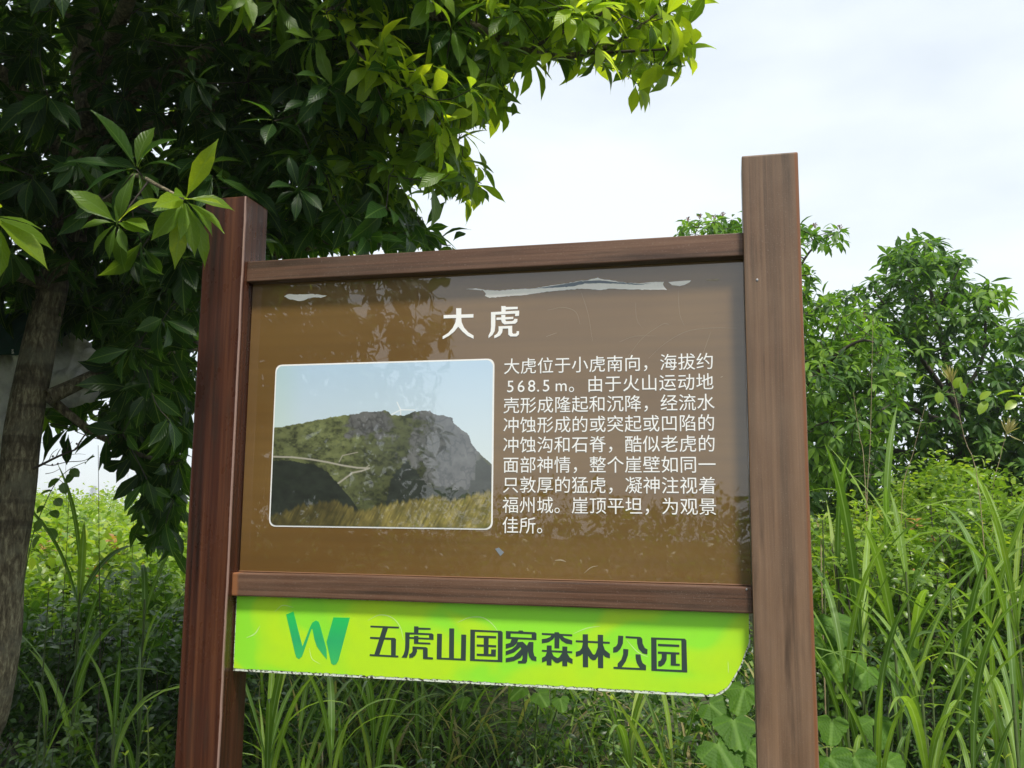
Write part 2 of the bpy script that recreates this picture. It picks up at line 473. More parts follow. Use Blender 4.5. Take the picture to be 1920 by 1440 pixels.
# ------------------------------------------------------------------ terrain
def smooth01(x): x = np.clip(x, 0, 1); return x*x*(3-2*x)
def H(x, y):
    x = np.asarray(x, float); y = np.asarray(y, float)
    bank = 0.50*smooth01((y-2.2)/2.4) + 0.38*smooth01((y-4.5)/6)
    bank = bank + 0.10*smooth01((y-2.0)/1.5)*smooth01((x-0.2)/1.2) + 0.26*smooth01((y-3.2)/2.2)*smooth01((x-0.1)/1.0)*(1-smooth01((y-9)/8))
    r = np.hypot(x, y-2)
    fall = -smooth01((r-24)/330)*75
    return bank + fall + 0.03*np.sin(x*2.1+.5)*np.cos(y*1.7) + 0.5*smooth01((-y-3)/8)

def build_ground():
    xs = np.concatenate([-np.geomspace(2500, 6, 34), np.linspace(-5.6, 5.6, 57), np.geomspace(6, 2500, 34)])
    ys = np.concatenate([-np.geomspace(2500, 3, 34), np.linspace(-2.8, 12, 75), np.geomspace(12.4, 2500, 44)])
    X, Y = np.meshgrid(xs, ys)
    V = np.stack([X, Y, H(X, Y)], -1).reshape(-1, 3)
    nx, ny = len(xs), len(ys)
    i = np.arange(nx-1)[None, :]+np.arange(ny-1)[:, None]*nx
    Q = np.stack([i, i+1, i+nx+1, i+nx], -1).reshape(-1, 4)
    m, nt, b = new_mat('mossy_soil')
    n1 = noise_tex(nt, 3.2, 8, .7, coords(nt, 'Object'))
    n2 = noise_tex(nt, 40, 4, .7, coords(nt, 'Object'))
    c = ramp(nt, [(.35, (.030, .022, .013)), (.5, (.05, .055, .02)), (.65, (.05, .085, .022))], n1)
    c = mixc(nt, maprange(nt, n2, .5, .7, 0, .6), c, (.12, .10, .055))
    nt.links.new(c, b.inputs['Base Color']); b.inputs['Roughness'].default_value = .95
    bump(nt, b, n2, 1.0, .03)
    o = link('ground', np_mesh('ground', V, Q, mat=m))
    tag(o, kind='structure')
build_ground()

# ------------------------------------------------------------------ the notice board
def box_mesh(name, x0, x1, y0, y1, z0, z1, mat, bev=0.003, seg=2, wobble=0.0, cuts=0):
    bm = bmesh.new()
    bmesh.ops.create_cube(bm, size=1.0)
    for v in bm.verts:
        v.co = Vector(((x0+x1)/2+v.co.x*(x1-x0), (y0+y1)/2+v.co.y*(y1-y0), (z0+z1)/2+v.co.z*(z1-z0)))
    if bev: bmesh.ops.bevel(bm, geom=list(bm.edges), offset=bev, segments=seg, profile=0.6, affect='EDGES')
    if wobble:
        L = max(x1-x0, z1-z0); ax = 0 if (x1-x0) > (z1-z0) else 2
        for k in range(1, cuts):
            co = [0, 0, 0]; no = [0, 0, 0]; co[ax] = (x0, y0, z0)[ax]+L*k/cuts; no[ax] = 1
            bmesh.ops.bisect_plane(bm, geom=bm.verts[:]+bm.edges[:]+bm.faces[:], plane_co=co, plane_no=no)
        for v in bm.verts:
            p = v.co*3.1
            v.co += Vector([0 if i == ax else wobble*mnoise.noise(Vector((p[ax]+i*11+x0*3, i*5+z0, 0))) for i in range(3)])
    me = bpy.data.meshes.new(name); bm.to_mesh(me); bm.free()
    for p in me.polygons: p.use_smooth = False
    me.materials.append(mat)
    return me

def poly_plate(name, polys, Y, mat, depth=0.0006, step=0.00007):
    """flat print or film: outlines given as world (x, z), each with its own small thickness"""
    bm = bmesh.new()
    for k, pl in enumerate(polys):
        y = Y-depth-k*step
        pts = [Vector((p[0], p[1], 0)) for p in pl]
        tris = tessellate_polygon([pts])
        vf = [bm.verts.new((p.x, y, p.y)) for p in pts]
        vb = [bm.verts.new((p.x, Y+depth*.5, p.y)) for p in pts]
        a = sum(pts[i].x*pts[(i+1) % len(pts)].y-pts[(i+1) % len(pts)].x*pts[i].y for i in range(len(pts)))
        for t in tris:
            try: f = bm.faces.new([vf[i] for i in t])
            except ValueError: continue
            f.normal_update()
            if f.normal.y > 0: f.normal_flip()
        n = len(pts)
        for i in range(n):
            q = [vf[i], vb[i], vb[(i+1) % n], vf[(i+1) % n]]
            if a < 0: q.reverse()
            try: bm.faces.new(q)
            except ValueError: pass
    me = bpy.data.meshes.new(name); bm.to_mesh(me); bm.free()
    me.materials.append(mat)
    return me

def xz(px, py, Y):
    p = at(px, py, Y); return (p[0], p[2])
def rounded(pts, r, seg=5):
    """round the corners of an outline"""
    out = []; n = len(pts)
    for i in range(n):
        a = np.array(pts[i-1]); b = np.array(pts[i]); c = np.array(pts[(i+1) % n])
        rr = r[i] if isinstance(r, (list, tuple)) else r
        if rr <= 0: out.append(tuple(b)); continue
        u1 = unit(a-b)*rr; u2 = unit(c-b)*rr
        for s in range(seg+1):
            t = s/seg
            out.append(tuple((1-t)**2*(b+u1)+2*t*(1-t)*b+t*t*(b+u2)))
    return out

SX = -0.506
board = empty('notice_board', (SX, 1.85, 0))
tag(board, 'brown park notice board between two square timber posts with lime green name plate', 'notice board')
YF = 1.80
PLx0, PLx1 = at(359.5, 846, YF)[0], at(438.6, 846, YF)[0]
PRx0, PRx1 = at(1404.6, 846, YF)[0], at(1515.5, 846, YF)[0]
ZT = at(461.7, 367, YF)[2]
ZTr = at(1443, 288, YF)[2]
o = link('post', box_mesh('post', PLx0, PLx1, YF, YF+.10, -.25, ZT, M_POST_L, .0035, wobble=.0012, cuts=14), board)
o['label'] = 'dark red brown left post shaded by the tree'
o = link('post', box_mesh('post', PRx0, PRx1, YF, YF+.10, -.25, ZTr, M_POST_R, .0035, wobble=.0012, cuts=14), board)
o['label'] = 'weathered grey brown right post'
# top edge of rails (front plane at 1.818)
YR = 1.818
tz1 = (at(469.8, 489.5, YR)[2]+at(1391.7, 436, YR)[2])/2; tz0 = (at(469.8, 527.7, YR)[2]+at(1391.7, 478.8, YR)[2])/2
rx0 = at(469.8, 510, YR)[0]
bz1 = (at(432, 1073.5, YR)[2]+at(1407, 1100.6, YR)[2])/2; bz0 = (at(432, 1117, YR)[2]+at(1407, 1150.6, YR)[2])/2
link('top_rail', box_mesh('top_rail', PLx1-.0005, PRx0+.0005, YR, YR+.052, tz0, tz1, M_RAIL, .0025, wobble=.001, cuts=16), board)
o = link('bottom_rail', box_mesh('bottom_rail', PLx1-.0005, PRx0+.0005, YR, YR+.052, bz0, bz1, M_RAIL_B, .003, wobble=.0008, cuts=16), board)

# panel
YP = 1.845
pz0, pz1 = bz1-.004, tz0-.0005
link_panel = link('panel', box_mesh('panel', PLx1+.001, PRx0-.001, YP, YP+.012, pz0, pz1, M_PANEL, .0008, 1), board)
panel = link_panel
# picture print
pc = [xz(520, 684, YP), xz(923.5, 678, YP), xz(922, 989, YP), xz(506.5, 986, YP)]
ix0 = (pc[0][0]+pc[3][0])/2; ix1 = (pc[1][0]+pc[2][0])/2; iz1 = (pc[0][1]+pc[1][1])/2; iz0 = (pc[2][1]+pc[3][1])/2

def picture():
    nx, nz = 420, 310
    u = np.linspace(0, 1, nx); v = np.linspace(0, 1, nz)      # v from the top
    U, Vv = np.meshgrid(u, v)
    def fbm(x, y, oct=5, seed=0):
        r = np.random.default_rng(seed); out = np.zeros_like(x); amp = 1; tot = 0; f = 1
        for _ in range(oct):
            g = r.random((64, 64)); xi = (x*f) % 64; yi = (y*f) % 64
            x0 = np.floor(xi).astype(int); y0 = np.floor(yi).astype(int); fx = xi-x0; fy = yi-y0
            fx = fx*fx*(3-2*fx); fy = fy*fy*(3-2*fy)
            x0 %= 64; y0 %= 64; x1 = (x0+1) % 64; y1 = (y0+1) % 64
            out += amp*((g[y0, x0]*(1-fx)+g[y0, x1]*fx)*(1-fy)+(g[y1, x0]*(1-fx)+g[y1, x1]*fx)*fy)
            tot += amp; amp *= .55; f *= 2
        return out/tot
    C = np.zeros((nz, nx, 3))
    sky = np.array([.48, .64, .80])[None, None]*(1-Vv[..., None]*1.6)+np.array([.66, .74, .76])[None, None]*(Vv[..., None]*1.6)
    C[:] = sky*(0.97+0.05*fbm(U*4, Vv*6, 3, 1))[..., None]
    lf = (smooth01((.16-U)/.16)*.8)[..., None]; C = C*(1-lf)+C*np.array([.97, 1.0, .84])*lf
    # wind turbine
    def seg(ax, ay, bx, by, w, col):
        nonlocal C
        px, py = U-ax, (Vv-ay)*.74; dx, dy = bx-ax, (by-ay)*.74
        t = np.clip((px*dx+py*dy)/(dx*dx+dy*dy), 0, 1)
        d = np.hypot(px-t*dx, py-t*dy)
        a = np.clip(1.5-d/w, 0, 1)[..., None]
        C = C*(1-a)+np.array(col)*a
    for e in ((.575, .245), (.655, .295), (.545, .325)): seg(.592, .292, *e, .0022, (.85, .88, .90))
    seg(.592, .292, .593, .34, .0025, (.80, .82, .84))
    ridge_u = [0, .13, .28, .38, .42, .47, .52, .535, .55, .60, .615, .66, .70, .725, .735, .76, .80, .825, .83, .85, .88, .90, .91, .93, .96, 1]
    ridge_v = [.395, .368, .328, .315, .30, .303, .295, .30, .322, .327, .325, .303, .298, .30, .318, .325, .335, .345, .375, .40, .43, .452, .50, .535, .58, .625]
    rz = np.interp(U, ridge_u, ridge_v)+.012*(fbm(U*60, U*0, 4, 3)-.5)
    hill = Vv > rz
    n1 = fbm(U*30, Vv*34, 6, 4); n2 = fbm(U*90, Vv*80, 4, 5); n3 = fbm(U*12-Vv*14, Vv*16+U*9, 5, 6)
    g = np.stack([.075+.10*n1+.05*n2, .088+.11*n1+.05*n2, .042+.045*n1], -1)*(.55+.8*n3)[..., None]
    light = np.clip(1.3-1.5*np.abs(U-.25)-0.8*(Vv-rz), .35, 1.3)
    g = g*light[..., None]
    # bare rock on the summit and down the right flank
    rk = fbm(U*26, Vv*22, 6, 8); rk2 = fbm(U*55+3, Vv*30, 4, 9)
    crack = np.clip(np.abs(fbm(U*20, Vv*13, 4, 12)-.5)*14, 0, 1)
    rock = np.stack([.33*np.ones_like(U), .325*np.ones_like(U), .315*np.ones_like(U)], -1)*(.35+.75*rk+.35*rk2-.2)[..., None]*(.45+.55*crack)[..., None]
    rm = smooth01((U-.60-(Vv-.36)*.10+(rk-.5)*.5)/.10)*smooth01((.97-U-(Vv-.6)*.12)/.05)
    rm = np.maximum(rm, smooth01((.11-np.hypot((U-.46)*.75, (Vv-.37))+(rk-.5)*.18)/.04))
    rm = rm*smooth01((.80-Vv+(n1-.5)*.2)/.05)
    hz = smooth01((U-.62)/.2)*.22
    rock = rock*(1-hz[..., None])+np.array([.22, .25, .30])*hz[..., None]
    C = np.where(hill[..., None], ((g*.25+g*np.clip((n1*1.4+n2-.85)*2.2+.35, 0.05, 1.3)[..., None]*.5))*(1-rm[..., None])+rock*.50*rm[..., None], C)
    # path
    pth = [(0, .575), (.09, .578), (.18, .592), (.26, .61), (.33, .63), (.40, .645), (.455, .648), (.42, .665), (.38, .675), (.345, .71), (.315, .74), (.30, .755)]
    for a, b_ in zip(pth[:-1], pth[1:]): seg(*a, *b_, .0035, (.40, .37, .30))
    for a, b_ in (((.315, .61), (.33, .57)), ((.33, .57), (.40, .55)), ((.44, .645), (.455, .63))): seg(*a, *b_, .002, (.36, .33, .26))
    # shaded foreground spurs
    dk = Vv > np.interp(U, [0, .10, .20, .26, .31, .37, .42, .45], [.60, .602, .63, .67, .74, .82, .92, 1.05])+.02*(n1-.5)
    C = np.where(dk[..., None], np.array([.016, .020, .014])*(.4+1.5*n1[..., None]), C)
    d2 = (Vv > np.interp(U, [.50, .56, .62, .68, .72, .78, .9, .93, .955, 1.0], [1.1, .70, .60, .68, .76, .76, .78, .62, .58, .64])+.05*(n2-.5)) & (U > .5)
    C = np.where(d2[..., None] & ((rm < .5) | (Vv > .72) | (U > .93))[..., None], np.array([.020, .024, .018])*(.4+1.6*n1[..., None]), C)
    # dry grass
    gt = np.interp(U, [0, .15, .3, .42, .55, .62, .75, .85, .95, 1], [.93, .86, .84, .89, .86, .83, .81, .82, .78, .77])+.05*(fbm(U*70, U*0+2, 3, 21)-.5)
    gm = smooth01((Vv-gt)/.03)
    st = fbm(U*170+Vv*60, Vv*16, 3, 22); st2 = fbm(U*22, Vv*18, 4, 23)
    gr = np.stack([.07+.42*st*st2*1.4, .06+.34*st*st2*1.35, .018+.12*st*st2], -1)*(.38+.6*smooth01((U-.2)/.5))[..., None]
    C = C*(1-gm[..., None])+gr*gm[..., None]
    rs = np.random.default_rng(5)
    for k in range(0):                                        # feathery seed heads
        x = rs.random(); y = np.interp(x, [0, .3, .6, 1], [.93, .86, .84, .80]); h = .03+.06*rs.random()
        seg(x, y+.03, x-.010, y-h, .0016, (.30, .25, .13)); seg(x-.010, y-h, x-.028, y-h+.008, .003, (.46, .39, .26))
    # pale veil painting the sky's reflection over the print's right part
    veil = (.0+.03*smooth01((U-.3)/.3)*smooth01((.8-Vv)/.3))[..., None]
    C = C*(1-veil)+np.array([.55, .62, .68])*veil
    X = ix0+U*(ix1-ix0); Z = iz1-Vv*(iz1-iz0)
    # rounded corners: pull the grid into a rounded rectangle
    r = .014; cx = (ix0+ix1)/2; cz = (iz0+iz1)/2; hx = (ix1-ix0)/2; hz_ = (iz1-iz0)/2
    dx = np.abs(X-cx)-(hx-r); dz = np.abs(Z-cz)-(hz_-r)
    both = (dx > 0) & (dz > 0); d = np.hypot(dx, dz); mx = np.maximum(dx, dz)
    k = np.where(both, mx/np.maximum(d, 1e-9), 1)
    X = np.where(both, cx+np.sign(X-cx)*((hx-r)+dx*k), X); Z = np.where(both, cz+np.sign(Z-cz)*((hz_-r)+dz*k), Z)
    P = np.stack([X, np.full_like(X, YP-.0012), Z], -1).reshape(-1, 3)
    i = np.arange(nx-1)[None, :]+np.arange(nz-1)[:, None]*nx
    Q = np.stack([i, i+nx, i+nx+1, i+1], -1).reshape(-1, 4)
    m, nt, b = new_mat('mountain_photograph_print')
    a = nt.nodes.new('ShaderNodeAttribute'); a.attribute_name = 'ink'
    nt.links.new(a.outputs['Color'], b.inputs['Base Color']); glossy_print(m, nt, b)
    me = np_mesh('picture', P, Q, mat=m)
    ca = me.color_attributes.new('ink', 'FLOAT_COLOR', 'POINT')
    cc = np.concatenate([np.clip(C, 0, 1), np.ones((nz, nx, 1))], -1).astype(np.float32)
    ca.data.foreach_set('color', cc.ravel())
    o = link('picture', me, panel); o['label'] = 'printed photograph of a rocky hill with a wind turbine'
    ring = 0.0032
    outer = rounded([(ix0-ring, iz0-ring), (ix1+ring, iz0-ring), (ix1+ring, iz1+ring), (ix0-ring, iz1+ring)], .017, 8)
    link('picture_border', poly_plate('picture_border', [outer], YP, M_WHITE, .0006), panel)
picture()

# lettering set in the font that ships with Blender, glyph by glyph
_gc = {}
def glyph(ch):
    if ch in _gc: return _gc[ch]
    cu = bpy.data.curves.new('glyph', 'FONT'); cu.body = ch; cu.size = 1.0; cu.resolution_u = 3
    cu.fill_mode = 'FRONT'
    ob = bpy.data.objects.new('glyph', cu); COL.objects.link(ob)
    dg = bpy.context.evaluated_depsgraph_get()
    me = ob.evaluated_get(dg).to_mesh()
    V = np.array([v.co[:] for v in me.vertices]).reshape(-1, 3); F = [tuple(p.vertices) for p in me.polygons]
    bpy.data.objects.remove(ob); bpy.data.curves.remove(cu)
    _gc[ch] = (V, F); return _gc[ch]
_ref = glyph('国')[0]
EMW = (_ref[:, 0].max()-_ref[:, 0].min())/0.84       # the frame glyph fills about 0.84 em
REFC = (_ref[:, 0].max()+_ref[:, 0].min())/2
REFZ = (_ref[:, 1].max()+_ref[:, 1].min())/2
L_TL = xz(944, 688, YP); L_TR = xz(1338, 683, YP); L_BL = xz(943, 985, YP)
def cell_x(k): return L_TL[0]+(k+.5)*(L_TR[0]-L_TL[0])/12.0*1.003
ROWZ = [L_TL[1]+(L_BL[1]-L_TL[1])*k/8.0 for k in range(9)]
LINES = ['大虎位于小虎南向，海拔约', None, '壳形成隆起和沉降，经流水', '冲蚀形成的或突起或凹陷的', '冲蚀沟和石脊，酷似老虎的',
         '面部神情，整个崖壁如同一', '只敦厚的猛虎，凝神注视着', '福州城。崖顶平坦，为观景', '佳所。']
CH = 0.0182*2.0*0.91
def put_glyph(ch, cx, cz, size):
    """every printed character is a piece of film of its own"""
    V, F = glyph(ch)
    if len(V) == 0: return
    s = size/EMW
    key = (ch, round(size, 5))
    if key not in _gm:
        me = bpy.data.meshes.new('character')
        me.from_pydata([((p[0]-REFC)*s, 0, (p[1]-REFZ)*s) for p in V], [], F); me.materials.append(M_WHITE); me.update()
        _gm[key] = me
    o = link('character', _gm[key], panel); o.location = (cx, YP-.0007, cz)
_gm = {}
pitch = (L_TR[0]-L_TL[0])/12.0
GS = pitch*.985
for li, s in enumerate(LINES):
    if s is None:
        # latin figures sit closer together than the characters
        for c, dx in zip('568.5m', (0, .63, 1.26, 1.78, 2.12, 2.86)):
            put_glyph(c, cell_x(0)+pitch*(dx-.04)+(REFC-.28)*GS/EMW, ROWZ[li], GS*.98)
        put_glyph('。', cell_x(3.82), ROWZ[li], GS)
        for k, c in enumerate('由于火山运动地'): put_glyph(c, cell_x(4.88+k*1.015), ROWZ[li], GS)
    else:
        for k, c in enumerate(s): put_glyph(c, cell_x(k), ROWZ[li], GS)

def ragged(poly, step=.004, amp=.0009):
    out = []
    for a, b in zip(poly, poly[1:]+poly[:1]):
        a = np.array(a); b = np.array(b); n = max(1, int(np.linalg.norm(b-a)/step))
        for k in range(n):
            p = a+(b-a)*k/n
            out.append((p[0]+amp*mnoise.noise(Vector((p[0]*300, p[1]*300, 1))), p[1]+amp*1.4*mnoise.noise(Vector((p[0]*260, p[1]*260, 7)))))
    return out
def trace(polys, ox, oy, sc_, Y):
    return [[xz(ox+x/sc_, oy+y/sc_, Y) for x, y in p] for p in polys]
TITLE = {
 '大': [[(88,302),(500,288),(500,335),(88,347)], [(262,207),(332,207),(332,345),(262,345)],
        [(262,340),(332,340),(322,400),(290,462),(235,530),(160,590),(75,636),(75,598),(150,550),(215,480),(252,400)],
        [(332,340),(337,400),(370,475),(430,540),(502,585),(502,628),(420,590),(350,530),(290,462),(290,380)]],
 '虎': [[(887,177),(946,177),(946,255),(887,255)], [(946,190),(1113,187),(1113,218),(946,226)],
        [(745,262),(1133,240),(1133,278),(745,300)], [(1078,270),(1133,270),(1131,312),(1078,316)],
        [(745,262),(805,285),(803,440),(795,520),(765,575),(710,620),(710,585),(738,530),(745,470)],
        [(820,338),(1052,325),(1052,356),(820,370)],
        [(887,300),(942,300),(942,370),(955,388),(1040,386),(1065,370),(1065,355),(1110,355),(1108,395),(1080,420),(930,430),(900,410),(887,380)],
        [(850,458),(1037,450),(1037,485),(850,492)], [(850,458),(907,480),(900,540),(870,585),(820,612),(790,622),(790,588),(830,560),(850,520)],
        [(982,475),(1037,475),(1037,545),(1050,562),(1085,560),(1100,545),(1100,525),(1132,525),(1130,570),(1100,598),(1015,598),(985,575)]]}
for ch, pl in TITLE.items():
    link('heading_character', poly_plate('heading_character', trace(pl, 820, 550, 7.385, YP), YP, M_WHITE, .0006, .00005), panel)

# torn film with a painted shadow band, scratches
torn = trace([[(115,145),(180,140),(240,150),(330,155),(430,146),(560,140),(620,128),(700,116),(760,108),(830,95),(900,88),(925,80),(965,72),(1010,84),(1080,92),(1150,104),(1230,108),(1310,100),(1390,98),(1384,112),(1388,126),(1408,148),(1250,148),(1100,145),(1040,142),(965,152),(930,146),(870,142),(790,146),(700,155),(600,166),(500,182),(380,190),(270,200),(238,190),(244,175),(225,152),(170,148)]], 840, 500, 3.43, YP)
link('torn_or_shade_patch', poly_plate('torn_or_shade_patch', [ragged(q) for q in torn], YP, M_TORN, .0004), panel)
tg = trace([[(560,141),(700,120),(830,99),(880,92),(965,88),(1080,98),(1230,112),(1310,108),(1230,118),(1100,110),(965,106),(880,110),(800,128),(700,134)]], 840, 500, 3.43, YP)  # grey-blue band painted as shadow along the torn strip's upper edge
link('torn_or_shade_patch', poly_plate('torn_or_shade_patch', [ragged(q) for q in tg], YP, M_SHADE_CHIP, .0005), panel)
t2 = trace([[(1418,100),(1460,95),(1500,92),(1563,88),(1555,100),(1520,118),(1490,125),(1440,118)], [(1660,80),(1700,84),(1738,78),(1742,90),(1700,93),(1662,90)]], 840, 500, 3.43, YP)
link('torn_or_shade_patch', poly_plate('torn_or_shade_patch', t2[:1], YP, M_TORN, .0004), panel)
link('torn_or_shade_patch', poly_plate('torn_or_shade_patch', t2[1:], YP, M_SCRATCH, .0003), panel)
t3 = trace([[(1180,1195),(1205,1178),(1240,1170),(1300,1176),(1380,1174),(1480,1170),(1560,1180),(1625,1190),(1560,1210),(1500,1204),(1430,1215),(1380,1238),(1340,1245),(1280,1232),(1230,1225)]], 320, 340, 5.54, YP)
link('torn_or_shade_patch', poly_plate('torn_or_shade_patch', [ragged(q) for q in t3], YP, M_TORN, .0004), panel)
def ribbon(pts, w):
    pts = smooth_path(pts, 5); n = len(pts); up = []; dn = []
    for i in range(n):
        a = pts[max(i-1, 0)]; b = pts[min(i+1, n-1)]; t = unit(b-a); nn = np.array([-t[1], t[0]])
        ww = w*(.35+.65*math.sin(math.pi*i/(n-1)))/2
        up.append(tuple(pts[i]+nn*ww)); dn.append(tuple(pts[i]-nn*ww))
    return up+dn[::-1]
for pts, w in (([(600,150),(700,120),(850,110)], 3), ([(640,280),(740,262),(820,290),(850,370)], 3), ([(1150,590),(1250,460),(1380,370),(1420,372)], 3), ([(1290,590),(1400,490),(1540,415),(1700,395),(1860,395)], 2.6),
               ([(630,450),(700,425)], 4), ([(1100,485),(1200,448),(1340,445)], 2.4), ([(855,160),(900,300),(930,480)], 2), ([(1640,560),(1690,420)], 2.5), ([(1480,150),(1490,300),(1520,380)], 1.6), ([(1205,230),(1215,340),(1255,400)], 1.6)):
    link('scratch', poly_plate('scratch', [ribbon([xz(840+a/3.43, 500+b/3.43, YP) for a, b in pts], w*.00021)], YP, M_SCRATCH, .0002), panel)
for pts, w in (([(400,1360),(430,1335),(460,1328)], 5), ([(275,1305),(300,1303),(322,1310)], 9), ([(985,520),(995,516)], 5)):
    link('scratch', poly_plate('scratch', [ribbon([xz(920+a/2.286, 480+b/2.286, YP) for a, b in pts], w*.0003)], YP, M_SCRATCH, .0002), panel)
link('chip', poly_plate('chip', trace([[(1278,1385),(1296,1378),(1322,1402),(1304,1420)]], 440, 500, 2.617, YP), YP, M_SHADE_CHIP, .0004), panel)
# sealant bead along the foot of the panel
link('sealant_bead', box_mesh('sealant_bead', PLx1+.002, PRx0-.002, YP-.006, YP-.0005, bz1+.0005, bz1+.0028, M_SEAL, .0008, 1), board)

# lime green name plate
YG = 1.838
gz1 = bz0-.0008
gTL = xz(442, 1120, YG); gBL = xz(439, 1257, YG); gR = (xz(1406, 1180, YG)[0])
zb = (gBL[1]+xz(1330, 1306, YG)[1])/2
outline = [(gBL[0], zb), (xz(1356, 1307, YG)[0], zb), (xz(1390, 1250, YG)[0], xz(1390, 1250, YG)[1]), (gR, xz(1406, 1205, YG)[1]), (gR, gz1), (gBL[0], gz1)]
outline = rounded(outline, [0, .030, .012, .004, 0, 0], 6)
slab = poly_plate('backing_plate', [outline], YG, M_CHIP, .004)
plate = link('name_plate', slab, board); plate['label'] = 'lime green plate with chipped white lower edge'
# film: same outline, lower edge eaten away
lo = [p for p in outline]
film = []
N = 300
for i in range(N+1):
    x = gBL[0]+.0015+(xz(1340, 1307, YG)[0]-gBL[0])*i/N
    film.append((x, zb+.0052+.0024*mnoise.noise(Vector((x*90, 3, 0)))+.0022*mnoise.noise(Vector((x*330, 9, 0)))))
film += [(p[0]-.0022, p[1]+.0018+.0007*mnoise.noise(Vector((p[0]*300, p[1]*300, 0)))) for p in outline[6:] if p[0] > xz(1340, 1307, YG)[0] and p[1] < gz1-.001]
film += [(gR-.001, gz1-.0006), (gBL[0]+.0012, gz1-.0006)]
YGF = YG-.004
link('green_film', poly_plate('green_film', [film], YGF, M_GREEN, .0006), plate)
G7 = {
 '五': [[(88,197),(408,210),(408,231),(88,218)], [(228,215),(288,217),(186,534),(130,530)], [(84,324),(360,336),(376,352),(376,362),(84,346)], [(320,350),(376,350),(372,545),(320,542)], [(80,518),(402,535),(402,556),(80,540)]],
 '虎': [[(578,205),(628,207),(628,285),(578,283)], [(625,220),(765,225),(765,245),(625,243)], [(480,272),(780,285),(798,300),(798,306),(480,295)], [(748,296),(798,298),(798,358),(748,352)], [(528,325),(797,338),(797,358),(528,345)],
        [(578,312),(628,314),(628,402),(578,400)], [(578,382),(762,390),(762,410),(578,402)], [(480,272),(530,275),(526,440),(515,510),(497,560),(438,556),(462,520),(476,470),(480,400)],
        [(562,432),(715,440),(732,455),(732,466),(562,457)], [(562,440),(612,455),(612,490),(595,530),(565,555),(525,562),(525,518),(548,508),(562,485)], [(680,460),(732,460),(732,550),(792,556),(792,577),(680,572)]],
 '山': [[(838,288),(893,290),(888,562),(833,560)], [(975,228),(1030,230),(1027,575),(972,572)], [(1110,298),(1165,300),(1160,590),(1105,588)], [(833,556),(1160,570),(1160,592),(833,577)]],
 '国': [[(1212,242),(1264,244),(1262,592),(1208,592)], [(1522,258),(1560,258),(1576,275),(1573,606),(1520,606)], [(1212,242),(1560,257),(1560,278),(1212,264)], [(1208,572),(1573,586),(1573,610),(1208,594)],
        [(1284,308),(1502,316),(1502,342),(1284,332)], [(1284,408),(1502,418),(1502,442),(1284,432)], [(1284,512),(1497,522),(1497,546),(1284,536)], [(1363,320),(1418,322),(1416,525),(1363,522)], [(1446,465),(1500,465),(1498,540),(1412,536),(1412,518),(1446,516)]],
 '家': [[(1750,262),(1757,252),(1800,254),(1808,266)], [(1612,258),(1940,272),(1956,288),(1956,298),(1612,284)], [(1612,270),(1666,272),(1664,345),(1612,342)], [(1902,285),(1956,290),(1956,358),(1902,356)], [(1612,322),(1956,340),(1956,360),(1612,345)],
        [(1678,345),(1752,350),(1735,395),(1700,430),(1610,458),(1610,405),(1660,392)], [(1745,380),(1800,398),(1765,450),(1700,500),(1610,530),(1610,485),(1680,460),(1722,425)],
        [(1610,565),(1700,545),(1790,455),(1835,470),(1775,560),(1700,595),(1610,610)], [(1735,385),(1800,378),(1845,420),(1860,480),(1850,600),(1835,622),(1748,622),(1748,595),(1790,592),(1800,560),(1796,480),(1770,425)],
        [(1870,380),(1922,382),(1920,490),(1932,540),(1955,550),(1955,597),(1900,585),(1870,540),(1862,490),(1835,450),(1850,420)]]}
G8 = {
 '森': [[(216,280),(558,296),(558,318),(216,302)], [(358,272),(405,272),(415,290),(412,455),(358,453)], [(330,296),(372,298),(345,350),(290,385),(216,398),(216,350),(270,342),(310,325)], [(405,300),(440,303),(470,335),(558,365),(558,410),(490,400),(440,370),(408,330)],
        [(217,470),(558,486),(558,508),(217,490)], [(272,420),(327,422),(325,645),(270,643)], [(447,432),(502,434),(502,655),(446,653)], [(276,484),(276,590),(218,612),(218,560),(255,540)],
        [(324,492),(350,540),(390,562),(410,555),(450,496),(450,590),(400,618),(370,615),(324,570)], [(498,500),(530,555),(562,575),(562,628),(498,600)]],
 '林': [[(598,362),(980,380),(980,403),(598,385)], [(675,295),(735,295),(737,667),(677,665)], [(845,300),(905,302),(907,677),(847,675)], [(680,385),(680,510),(650,535),(598,548),(598,492),(640,480),(665,450)],
        [(732,425),(790,520),(808,525),(820,510),(850,430),(850,540),(820,585),(790,588),(760,570),(732,530)], [(900,400),(925,470),(982,515),(982,566),(930,550),(900,520)]],
 '公': [[(1075,310),(1132,314),(1128,400),(1100,460),(1065,495),(1018,503),(1018,445),(1050,430),(1068,400)], [(1158,315),(1325,325),(1345,345),(1350,400),(1375,450),(1405,465),(1403,522),(1350,510),(1305,460),(1288,400),(1286,346),(1158,338)],
        [(1132,460),(1190,464),(1185,530),(1160,600),(1112,668),(1068,664),(1068,625),(1110,580),(1130,520)], [(1022,660),(1388,678),(1388,700),(1022,684)], [(1270,520),(1326,522),(1335,580),(1350,620),(1388,645),(1388,690),(1320,676),(1285,620),(1272,570)]],
 '园': [[(1445,330),(1505,333),(1510,700),(1448,700)], [(1445,330),(1825,345),(1842,365),(1445,354)], [(1785,358),(1842,362),(1852,722),(1790,718)], [(1448,682),(1852,700),(1852,725),(1448,705)],
        [(1522,402),(1762,412),(1762,438),(1522,428)], [(1522,488),(1764,500),(1764,523),(1522,513)], [(1565,510),(1622,512),(1620,580),(1595,630),(1560,655),(1525,655),(1525,600),(1550,590),(1565,560)], [(1668,515),(1725,517),(1725,625),(1768,628),(1768,650),(1665,646)]]}
